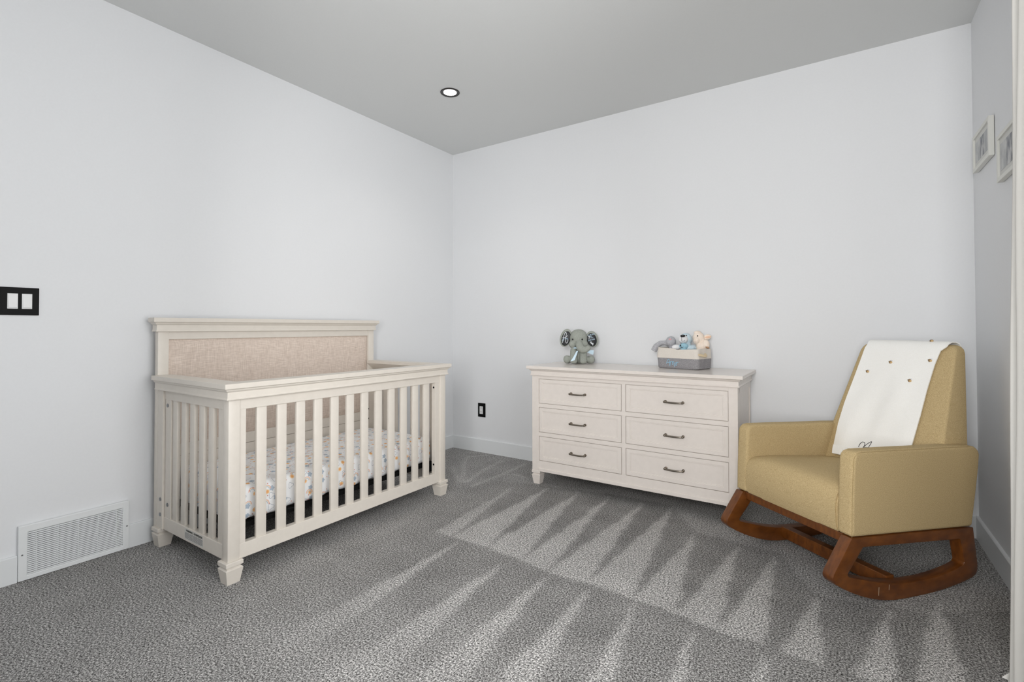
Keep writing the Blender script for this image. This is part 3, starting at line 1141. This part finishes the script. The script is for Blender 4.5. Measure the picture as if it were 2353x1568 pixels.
obj('knit_panel', cloth(2, len(prb) - 1, 0, .005), M_knit, blk, smooth=60)
bm = cloth(0, 2, .0005, .0045)
bm2 = NB()
for k in range(0, NWB * 3):
    u = k / 3
    pts = []
    for i in (0, 1, 2):
        k0 = int(u); f_ = u - k0
        pts.append(CHM @ (bl_surface(i, k0, .005) * (1 - f_) + bl_surface(i, min(NWB, k0 + 1), .005) * f_))
    tube(bm, pts, .0021, 5)
bm2.free()
obj('ribbed_hem', bm, M_knit, blk, smooth=60)


def bl_pt(w, z, off):
    i = min(range(27), key=lambda q: abs(prb[q][1] - z))
    L, Rr = bl_edges(i)
    v = bl_surface(i, (w - L) / (Rr - L) * NWB, off)
    return Vector((w, v.y + (z - prb[i][1]) * .395, z))


bdir = Vector((0, .395, 1)).normalized()      # up the drape
bnor = Vector((0, -1, .395)).normalized()
for (w_, z_, top) in ((-.141, .881, 0), (-.036, .936, 0), (.14, .955, 0), (.076, .855, 0), (.107, 1.03, 1)):
    c_ = bl_pt(w_, z_, .0075) if not top else Vector((.107, .776, 1.0465))
    up_, nn = (bdir, bnor) if not top else (Vector((0, 1, .1)).normalized(), Vector((0, -.1, 1)).normalized())
    X = Vector((1, 0, 0))
    Rm = Matrix((X, up_, -nn)).transposed().to_4x4() @ Matrix.Rotation(-.35, 4, 'Z')
    bm = NB()
    ell(bm, (0, 0, 0), (.0085, .0065, .0045), sub=2)
    bm.transform(CHM @ Matrix.Translation(c_) @ Rm)
    bee = obj('bee', bm, M_bee, blk, smooth='all')
    bm = NB()
    for xo, ra in ((-.004, .0063), (.0008, .0071)):
        tube(bm, [(xo, ra * math.cos(q / 12 * 2 * PI), .72 * ra * math.sin(q / 12 * 2 * PI)) for q in range(12)], .0009, 5, closed=True)
    ell(bm, (-.0085, 0, 0), (.0028, .0032, .003), sub=1)
    bm.transform(CHM @ Matrix.Translation(c_) @ Rm)
    obj('bee_stripes', bm, M_beeband, bee, smooth=True)
    bm = NB()
    ell(bm, (-.002, .0085, .0), (.0032, .0045, .001), sub=2)
    ell(bm, (.004, .0085, .0), (.0032, .0045, .001), sub=2)
    bm.transform(CHM @ Matrix.Translation(c_) @ Rm)
    obj('bee_wings', bm, M_whitepl, bee, smooth='all')
# embroidered name, only its top shows above the arm
strokes = [[(0, 0), (.003, .016), (.012, .027), (.024, .026), (.028, .014), (.024, .004)], [(.022, 0), (.036, .020), (.050, .034), (.058, .038), (.056, .028), (.050, .010), (.048, -.012)], [(.028, .004), (.055, .010)],
           [(.062, -.012), (.064, .008), (.072, .004), (.074, -.010), (.082, .006), (.088, -.010)], [(.096, .012), (.098, .014)], [(.096, .002), (.097, -.012)], [(.106, .002), (.108, -.012), (.114, .004), (.122, .003)]]
bm = NB()
for s_ in strokes:
    tube(bm, [CHM @ bl_pt(-.081 + u, .510 + v, .0065) for u, v in curve(s_)], .0014, 6)
obj('embroidered_name', bm, M_thread, blk, smooth=True)


# ------------------------------------------------------------------ elephant plush (local: x right, y away from viewer, z up)
EL = (1.372, -.155, DZT + .002)
el = thing('plush_elephant', 'grey plush elephant with black ear linings sitting on the dresser', 'plush toy', EL, math.radians(26))
bm = NB()
ell(bm, (0, .02, .062), (.058, .050, .066))                       # body
ell(bm, (.002, .0, .190), (.066, .056, .066))                     # head
ell(bm, (.002, .004, .215), (.061, .050, .044))
ell(bm, (-.042, -.02, .146), (.030, .032, .030))                  # cheeks
ell(bm, (.046, -.02, .146), (.028, .032, .030))
tube(bm, [(.004, -.040, .170), (.006, -.064, .145), (.014, -.078, .122), (.032, -.084, .108), (.054, -.084, .108), (.072, -.082, .120), (.082, -.080, .132)],
     [.020, .027, .030, .028, .024, .020, .0165], 16)              # trunk curling up to the right
for x in (-.034, .036):
    tube(bm, [(x, -.012, .105), (x, -.030, .075), (x, -.042, .04), (x, -.050, .024)], [.026, .028, .028, .027], 16)
    ell(bm, (x, -.056, .022), (.029, .026, .022))                 # front feet
for x in (-.087, .096):
    ell(bm, (x * .9, -.010, .030), (.034, .036, .030))
    ell(bm, (x, -.026, .032), (.026, .026, .031))                 # hind feet
body = obj('body', bm, M_eleph, el, world=False)
blob(body, .0045, 8)
# ears
for s, c_, hw, hh, tilt in ((-1, (-.095, .012, .193), .043, .070, .28), (1, (.104, .012, .184), .046, .062, -.22)):
    R_ = Matrix.Rotation(tilt, 4, 'Y') @ Matrix.Rotation(s * .12, 4, 'Z')
    bm = NB()
    ell(bm, (0, 0, 0), (hw, .011, hh), sub=4)
    M_ = Matrix.Translation(c_) @ R_
    bm.transform(M_)
    ear = obj('ear', bm, M_eleph, el, world=False, smooth='all')
    bm = NB()
    ell(bm, (-s * .004, -.0062, -.004), (hw * .80, .0075, hh * .82), sub=4)
    bm.transform(M_)
    ln_ = obj('ear_lining', bm, M_earblk, ear, world=False, smooth='all')
    bm = NB()
    bmb = NB()

    def P(u, v):
        x_, z_ = u + s * .004, v + .004
        q = max(0.02, 1 - (x_ / (hw * .80)) ** 2 - (z_ / (hh * .82)) ** 2)
        return M_ @ Vector((u, -.0062 - .0075 * math.sqrt(q) - .0006, v))
    if s < 0:
        for st in ([(-.012, -.044), (-.014, -.020), (-.016, .010), (-.014, .034), (-.008, .040), (-.002, .032), (.001, .010), (.006, -.015), (.013, -.032), (.020, -.036), (.024, -.026), (.023, -.010)],
                   [(-.022, -.006), (-.008, -.001), (.004, .010), (.010, .022)]):
            tube(bm, [P(*q) for q in curve(st)], .0021, 6)
        for st in ([(-.020, -.028), (-.015, -.014), (-.012, -.008), (-.010, -.030)], [(-.006, -.012), (.0, -.002), (.004, -.012)], [(.004, -.006), (.009, .002), (.012, -.008), (.016, .002), (.018, -.008), (.024, -.002)]):
            tube(bmb, [P(*q) for q in curve(st)], .0013, 5)
        obj('ear_lettering', bm, M_ink, ear, world=False, smooth=True)
        obj('ear_lettering', bmb, M_inkblue, ear, world=False, smooth=True)
    else:
        bm.free()
        bmb.free()
        for txt, u, v, sz, mat in (('01.08.2024', -.029, .030, .0125, M_inkblue), ('7', -.028, .008, .027, M_ink), ('lbs', -.013, .019, .011, M_inkblue), ('10 oz', -.013, .009, .0095, M_inkblue), ('2:07 PM', -.034, -.009, .0155, M_inkblue)):
            t_ = text_mesh(txt, sz, mat, 'ear_lettering', ear, Matrix.Translation((u, 0, v)) @ RX, .0003) if False else None
            cu = bpy.data.curves.new('t', 'FONT'); cu.body = txt; cu.size = sz; cu.resolution_u = 2; cu.offset = .0003
            to = bpy.data.objects.new('t', cu); C.objects.link(to)
            bpy.context.view_layer.update()
            me = bpy.data.meshes.new_from_object(to.evaluated_get(bpy.context.evaluated_depsgraph_get()))
            bpy.data.objects.remove(to); bpy.data.curves.remove(cu)
            bq = NB(); bq.from_mesh(me); bpy.data.meshes.remove(me)
            for v_ in bq.verts:
                v_.co = P(v_.co.x + u, v_.co.y + v)
            obj('ear_lettering', bq, mat, ear, world=False)
        for (u, v, a_) in ((-.016, -.026, .25), (-.006, -.038, -.25)):
            bq = NB()
            for (du, dv, r_) in ((0, -.005, .0042), (0, .003, .0052)):
                ell(bq, P(u + du - dv * math.sin(a_), v + dv), (r_, .0012, r_ * 1.15), sub=2)
            for q in range(5):
                ell(bq, P(u - .005 + q * .0024, v + .0095 - abs(q - 1.5) * .0008), (.0013, .001, .0013), sub=1)
            obj('footprint', bq, M_ink, ear, world=False, smooth='all')
for x in (-.042, .029):
    bm = NB()
    ell(bm, (x, -.0535 if x < 0 else -.0545, .183), (.0062, .005, .0066), sub=3)
    obj('eye', bm, M_eye, el, world=False, smooth='all')
# ribbon
bm = NB()
tube(bm, [(.050 * math.cos(q / 24 * 2 * PI), .004 + .046 * math.sin(q / 24 * 2 * PI), .118) for q in range(24)], .007, 8, closed=True)


def strip(bm, pts, ws, th=.0012):
    """satin tail: (centre, half-width vector) pairs"""
    A = []
    for p_, w_ in zip(pts, ws):
        p_, w_ = Vector(p_), Vector(w_)
        A.append([p_ - w_ + Vector((0, -th, 0)), p_ + w_ + Vector((0, -th, 0)), p_ + w_ + Vector((0, th, 0)), p_ - w_ + Vector((0, th, 0))])
    loft(bm, A)


strip(bm, [(-.008, -.080, .098), (-.018, -.084, .075), (-.030, -.088, .050), (-.043, -.090, .025)], [(.006, 0, .001), (.009, 0, .003), (.012, 0, .005), (.016, 0, .005)])
strip(bm, [(.050, -.058, .098), (.070, -.060, .095), (.090, -.058, .090), (.112, -.055, .086)], [(.001, 0, .006), (.002, 0, .010), (.002, 0, .014), (.003, 0, .017)])
obj('ribbon', bm, M_ribbon, el, world=False, smooth=40)

# ------------------------------------------------------------------ basket with its toys
BC = (2.150, -.151, DZT)
BR = math.radians(-15.5)
bs = thing('storage_basket', 'grey and cream fabric basket with blue lettering on the dresser', 'basket', BC, BR)


def rrect(hx, hy, r_, z, k=5, sag=None):
    out = []
    for (cx, cy, a0) in ((hx - r_, -hy + r_, -PI / 2), (hx - r_, hy - r_, 0), (-hx + r_, hy - r_, PI / 2), (-hx + r_, -hy + r_, PI)):
        for q in range(k + 1):
            a = a0 + PI / 2 * q / k
            out.append((cx + r_ * math.cos(a), cy + r_ * math.sin(a), z))
    res = []
    m_ = len(out)
    for i in range(m_):          # extra points along the long sides
        a, b_ = Vector(out[i]), Vector(out[(i + 1) % m_])
        res.append(a)
        if (b_ - a).length > .06:
            for q in range(1, 12):
                res.append(a.lerp(b_, q / 12))
    return res


bhx, bhy = .1465, .094


def bas(z, grow=0.0, inset=0.0):
    r_ = rrect(bhx + grow - inset, bhy + grow - inset, .026, z)
    o_ = []
    for p_ in r_:
        bulge = .004 * math.sin(PI * z / .135)
        n_ = Vector((p_.x / bhx, p_.y / bhy, 0)).normalized()
        w_ = .0018 * math.sin(p_.x * 70 + z * 60) + .0015 * math.sin(p_.y * 90 - z * 40)
        o_.append(p_ + n_ * (bulge + w_ * min(1, z / .05)))
    return o_


bm = NB()
loft(bm, [[Vector((p_.x * .93, p_.y * .93, 0)) for p_ in bas(0)], bas(.006), bas(.02), bas(.04), bas(.058), bas(.071)])
obj('grey_band', bm, M_greyfab, bs, world=False, smooth=50)
bm = NB()
rim = lambda i: [Vector((p_.x, p_.y, p_.z - .006 * (1 - abs(p_.x) / bhx) ** 1 + (.004 if p_.x < 0 else -.002))) for p_ in bas(.135, .002, i)]
loft(bm, [bas(.070, .001), bas(.085, .001), bas(.10, .001), bas(.118, .0015), rim(0), rim(.004), bas(.10, 0, .004), bas(.075, 0, .005), bas(.03, 0, .006), bas(.008, 0, .012)], cap=False)
bm.faces.new([bm.verts.new(p_) for p_ in bas(.008, 0, .012)])
obj('canvas_band', bm, M_canvas, bs, world=False, smooth=50)
# rope handle on the right end
bm = NB()
loop = []
for i in range(41):
    t = i / 40
    a = -PI / 2 + PI * t
    loop.append(Vector((bhx + .004 + .024 * math.cos(a), -.045 + .05 * (t - .5) * 1.0 + .012 * math.sin(a), .100 - .010 * math.sin(PI * t))))
for ph in (0, 2 * PI / 3, 4 * PI / 3):
    tube(bm, [p_ + Vector((.0038 * math.cos(i * .75 + ph), .0038 * math.sin(i * .75 + ph) * .6, .0038 * math.sin(i * .75 + ph))) for i, p_ in enumerate(loop)], .0044, 8)
obj('rope_handle', bm, M_rope, bs, world=False, smooth=True)
# name embroidered on the grey band
k_ = .000186
nm_st = [[(610, 550), (618, 505), (645, 430), (685, 388), (710, 402), (722, 500), (733, 605), (750, 622)], [(612, 500), (660, 498), (722, 502)],
         [(755, 455), (764, 575)], [(764, 505), (798, 458), (828, 470), (836, 585)], [(838, 505), (868, 462), (890, 480), (904, 600), (922, 652)],
         [(945, 490), (950, 610)], [(985, 490), (990, 620)], [(988, 545), (1018, 492), (1062, 495)]]
bm = NB()
for st in nm_st:
    pts = []
    for (u, v) in curve(st, 4):
        x_ = -.1465 + (u - 195) * k_ * 1.02
        z_ = .070 - (v - 325 - (u - 195) * .035) * k_
        pts.append((x_, -bhy - .006 - .0035 * math.sin(PI * z_ / .135), z_))
    tube(bm, pts, .0016, 6)
obj('embroidered_name', bm, M_stitch, bs, world=False, smooth=True)


def toy(name, label):
    return thing(name, label, 'plush toy', BC, math.radians(26))


def zc(px, pz):
    """view-facing coordinates of the toys: metres right of / above the basket's base centre"""
    return ((px - 1204) / 4470, (1262 - pz) / 4470)


# grey speckled toy, arm over the rim
t_ = toy('plush_bunny', 'grey speckled plush toy with its arm hanging over the basket rim')
bm = NB()
ell(bm, (-.082, .012, .178), (.033, .032, .036))
ell(bm, (-.066, .012, .112), (.032, .032, .055))
tube(bm, [(-.082, .015, .150), (-.112, .040, .168), (-.143, .060, .165), (-.170, .071, .144), (-.186, .074, .112)], [.017, .017, .018, .020, .021], 14)
blob(obj('body', bm, M_greyplush, t_, world=False), .0035, 6)
bm = NB(); ell(bm, (-.093, -.017, .194), (.010, .004, .0055), Matrix.Rotation(.1, 4, 'Y')); obj('pink_patch', bm, M_pink, t_, world=False, smooth='all')
# big blue bear
t_ = toy('plush_bear', 'light blue plush bear with white muzzle and big black nose in the basket')
bm = NB()
ell(bm, (.015, .018, .192), (.042, .040, .043))
ell(bm, (.034, .034, .222), (.013, .010, .011))
ell(bm, (.022, .010, .115), (.040, .038, .060))
ell(bm, (.050, -.024, .134), (.026, .022, .024))
blob(obj('body', bm, M_bluepl, t_, world=False), .0035, 6)
bm = NB(); ell(bm, (-.010, -.022, .194), (.031, .030, .029), sub=4); mz = obj('muzzle', bm, M_whitepl, t_, world=False, smooth='all')
bm = NB(); ell(bm, (-.016, -.045, .217), (.0165, .011, .0088), Matrix.Rotation(-.05, 4, 'Y'), 3); obj('nose', bm, M_eye, t_, world=False, smooth='all')
bm = NB()


def on_muz(x_, z_):
    q = max(.02, 1 - ((x_ + .010) / .031) ** 2 - ((z_ - .194) / .029) ** 2)
    return (x_, -.022 - .030 * math.sqrt(q) - .0006, z_)


tube(bm, [on_muz(-.024, z_) for z_ in (.212, .205, .198, .191, .186)], .0012, 6)
tube(bm, [on_muz(*q) for q in ((-.026, .184), (-.018, .181), (-.011, .183), (-.004, .190))], .0012, 6)
obj('mouth', bm, M_thread, t_, world=False, smooth=True)
bm = NB(); ell(bm, (.012, -.020, .219), (.0045, .0045, .005), sub=2); obj('eye', bm, M_eye, t_, world=False, smooth='all')
# small teal toy in front
t_ = toy('plush_cub', 'small teal and white plush toy peeking over the front basket rim')
bm = NB()
ell(bm, (-.012, -.056, .150), (.030, .020, .020))
ell(bm, (-.014, -.058, .115), (.022, .018, .034))
blob(obj('body', bm, M_tealpl, t_, world=False), .003, 4)
bm = NB(); ell(bm, (-.058, -.040, .142), (.028, .018, .018)); obj('soft_paw', bm, M_whitepl, t_, world=False, smooth='all')
bm = NB(); ell(bm, (.030, -.052, .136), (.030, .016, .018)); obj('soft_paw', bm, M_bluepl, t_, world=False, smooth='all')
bm = NB(); ell(bm, (-.036, -.070, .155), (.0045, .004, .0055), sub=2); obj('nose', bm, M_eye, t_, world=False, smooth='all')
bm = NB(); tube(bm, [(-.034, -.071, .150), (-.032, -.072, .143), (-.027, -.073, .139), (-.021, -.075, .143)], .0014, 6); obj('mouth', bm, M_thread, t_, world=False, smooth=True)
# peach lamb
t_ = toy('plush_lamb', 'peach and cream plush lamb at the right end of the basket')
bm = NB()
ell(bm, (.094, .0, .203), (.038, .036, .040))
ell(bm, (.074, -.022, .186), (.020, .024, .026))
ell(bm, (.088, .004, .238), (.024, .022, .014))
ell(bm, (.100, -.020, .130), (.030, .028, .050))
ell(bm, (.132, -.030, .160), (.025, .024, .033))
blob(obj('body', bm, M_cream_pl, t_, world=False), .0035, 6)
bm = NB(); ell(bm, (.148, -.004, .208), (.028, .011, .018), Matrix.Rotation(-.25, 4, 'Y')); er = obj('ear', bm, M_cream_pl, t_, world=False, smooth='all')
bm = NB(); ell(bm, (.151, -.013, .209), (.020, .0070, .0070), Matrix.Rotation(-.15, 4, 'Y')); obj('ear_lining', bm, M_peach, er, world=False, smooth='all')
bm = NB(); ell(bm, (.138, -.046, .141), (.015, .011, .006), Matrix.Rotation(.4, 4, 'Y')); obj('brown_fold', bm, M_fold, t_, world=False, smooth='all')  # brown fold under the hand, as a tan ellipsoid
bm = NB(); ell(bm, (.080, -.034, .217), (.0042, .004, .0048), sub=2); obj('eye', bm, M_eye, t_, world=False, smooth='all')

# ------------------------------------------------------------------ wall switch, outlet, vent, lamp, picture frames
sw = thing('light_switch', 'black wall plate with two white rocker switches on the left wall', 'light switch', (0, -2.931, 1.2335))
bm = NB(); box(bm, 0, .006, -2.995, -2.868, 1.172, 1.295, .002); obj('plate', bm, M_black, sw)
for y0 in (-2.971, -2.925):
    bm = NB()
    box(bm, .004, .0072, y0, y0 + .0335, 1.2005, 1.2675, .0008)
    prism(bm, [(.0065, 1.2035), (.0105, 1.206), (.0075, 1.2645), (.0065, 1.2645)], lambda u, v, w: Vector((u, w, v)), y0 + .003, y0 + .0305, .0005)
    obj('rocker', bm, M_white, sw)

ou = thing('wall_outlet', 'black wall outlet with white receptacle on back wall beside the dresser', 'outlet', (.341, 0, .375))
bm = NB(); box(bm, .300, .382, -.006, 0, .313, .437, .002); obj('plate', bm, M_black, ou)
bm = NB(); box(bm, .320, .3555, -.0085, -.004, .341, .409, .001); rec = obj('receptacle', bm, M_white, ou)
bm = NB()
for zc_ in (.392, .358):
    for dx, hh in ((-.0065, .0045), (.0065, .0035)):
        box(bm, .3378 + dx - .0009, .3378 + dx + .0009, -.0092, -.008, zc_ - hh + .003, zc_ + hh + .003, 0)
    cyl(bm, (.3378, -.008, zc_ - .0075), (.3378, -.0091, zc_ - .0075), .0023, 10)
obj('socket_slots', bm, M_thread, rec)

ve = thing('floor_vent', 'white louvred air return grille low on the left wall', 'vent', (0, -2.727, 0))
vy0, vy1, vz0, vz1 = -2.929, -2.524, .002, .243
ly0, ly1, lz0, lz1 = -2.899, -2.551, .023, .211
bm = NB()
prism(bm, [(vy0, vz0), (vy1, vz0), (vy1, vz1), (vy0, vz1)], lambda u, v, w: Vector((w, u, v)), .001, .021, .003, holes=([(ly0, lz0), (ly1, lz0), (ly1, lz1), (ly0, lz1)],))
obj('frame', bm, M_grille, ve)
bm = NB()
nl = 22
for i in range(nl):
    z = lz0 + (lz1 - lz0) * (i + .5) / nl
    prism(bm, [(.0185, z - .0032), (.0196, z - .0030), (.0150, z + .0020), (.0140, z + .0018)], lambda u, v, w: Vector((u, w, v)), ly0, ly1)
for i in range(5):
    y = ly0 + (ly1 - ly0) * (.085 + .21 * i)
    box(bm, .006, .0188, y - .001, y + .001, lz0, lz1, 0)
obj('louvres', bm, M_grille, ve)
bm = NB(); box(bm, .0005, .002, ly0, ly1, lz0, lz1, 0); obj('duct_backing', bm, new_mat('duct_grey', (.10, .105, .11, 1), .8), ve)
for y, z in ((-2.916, .116), (-2.534, .117)):
    bm = NB(); cyl(bm, (.020, y, z), (.0222, y, z), .0034, 12); obj('screw', bm, M_steel, ve)

lx, ly = .795, -.96
la = thing('recessed_light', 'lit round recessed ceiling light with a black trim ring', 'ceiling light', (lx, ly, H))
bm = NB(); lathe(bm, [(.0665, 0), (.0665, -.003), (.062, -.006), (.056, -.0055), (.046, -.0025), (.0435, -.0005)], (lx, ly, H)); obj('trim_ring', bm, M_baffle, la, smooth=True)
bm = NB(); lathe(bm, [(0, -.0022), (.020, -.0022), (.0445, -.0018), (.0445, -.0003)], (lx, ly, H)); obj('lens', bm, M_lamp, la, smooth=True)
sd = bpy.data.lights.new('downlight', 'SPOT'); sd.energy = 10; sd.spot_size = 2.3; sd.spot_blend = 1.0; sd.shadow_soft_size = .045; sd.color = (1, .96, .91)
so = bpy.data.objects.new('downlight', sd); C.objects.link(so); so.location = (lx, ly, H - .02)


def picture(y0, y1, z0, z1, label):
    t_ = thing('picture_frame', label, 'picture frame', (RW, (y0 + y1) / 2, (z0 + z1) / 2), group='framed prints on the right wall')
    x = RW - .022
    w = .018
    f = lambda u, v, w_: Vector((w_, u, v))
    bm = NB(); prism(bm, [(y0, z0), (y1, z0), (y1, z1), (y0, z1)], f, x, RW - .002, .0012, holes=([(y0 + w, z0 + w), (y1 - w, z0 + w), (y1 - w, z1 - w), (y0 + w, z1 - w)],))
    obj('frame', bm, M_frame, t_)
    bm = NB(); box(bm, x + .007, x + .010, y0 + w, y1 - w, z0 + w, z1 - w, 0); obj('mat_board', bm, M_mat, t_)
    wdt = (y1 - y0 - 2 * w - .05) / 3
    for i in range(3):
        a = y0 + w + .015 + i * (wdt + .010)
        bm = NB(); box(bm, x + .0062, x + .0072, a, a + wdt, z0 + w + .024, z1 - w - .024, 0)
        obj('print', bm, M_print if i == 1 else M_matp, t_)


M_matp = new_mat('pale_print', srgb(196, 198, 198), 0.8)
noise_mix(M_matp, srgb(176, 178, 180), srgb(208, 209, 208), (18, 18, 12), 4)
picture(-.445, -.118, 1.902, 2.087, 'white framed print nearer the corner on the right wall')
picture(-.905, -.575, 1.742, 1.942, 'lower white framed print half hidden by the curtain')

# ------------------------------------------------------------------ curtain
bm = NB()
NSEG, NZ = 180, 40
yc0, yc1 = -1.375, -1.95
FOLDS = [(-1.375, 3.59), (-1.420, 3.460), (-1.447, 3.488), (-1.487, 3.457), (-1.57, 3.58), (-1.65, 3.45), (-1.73, 3.58), (-1.81, 3.45), (-1.89, 3.58), (-1.95, 3.46)]
th = .0016
P1, P2 = [], []
for j in range(NZ + 1):
    z = .004 + (2.53 - .004) * (j / NZ) ** 2
    r1_, r2_ = [], []
    for i in range(NSEG + 1):
        t = i / NSEG
        s_ = t * (yc1 - yc0)
        y = yc0 + s_
        kq = next(q for q in range(len(FOLDS) - 1) if y >= FOLDS[q + 1][0] - 1e-6)
        f_ = (1 - math.cos(PI * (FOLDS[kq][0] - y) / (FOLDS[kq][0] - FOLDS[kq + 1][0]))) / 2
        x = FOLDS[kq][1] * (1 - f_) + FOLDS[kq + 1][1] * f_ + .0155 * (z - 1) + .002 * math.sin(z * 5 + y * 40)
        flare = max(0, 1 - z / .11) ** 0.6
        edge = max(0, 1 - t / .07)
        x -= flare * edge * .142
        y += flare * edge * .01
        r1_.append(bm.verts.new((x - th, y, z)))
        r2_.append(bm.verts.new((x + th, y, z)))
    P1.append(r1_)
    P2.append(r2_)
for j in range(NZ):
    for i in range(NSEG):
        bm.faces.new((P1[j][i], P1[j][i + 1], P1[j + 1][i + 1], P1[j + 1][i]))
        bm.faces.new((P2[j][i], P2[j + 1][i], P2[j + 1][i + 1], P2[j][i + 1]))
    bm.faces.new((P1[j][0], P1[j + 1][0], P2[j + 1][0], P2[j][0]))
    bm.faces.new((P1[j][-1], P2[j][-1], P2[j + 1][-1], P1[j + 1][-1]))
for i in range(NSEG):
    bm.faces.new((P1[0][i], P2[0][i], P2[0][i + 1], P1[0][i + 1]))
    bm.faces.new((P1[-1][i], P1[-1][i + 1], P2[-1][i + 1], P2[-1][i]))
bmesh.ops.recalc_face_normals(bm, faces=bm.faces[:])
cu_ = obj('curtain', bm, M_curt, None, smooth=60)
tag(cu_, 'cream woven floor-length curtain at the right edge of the room', 'curtain')
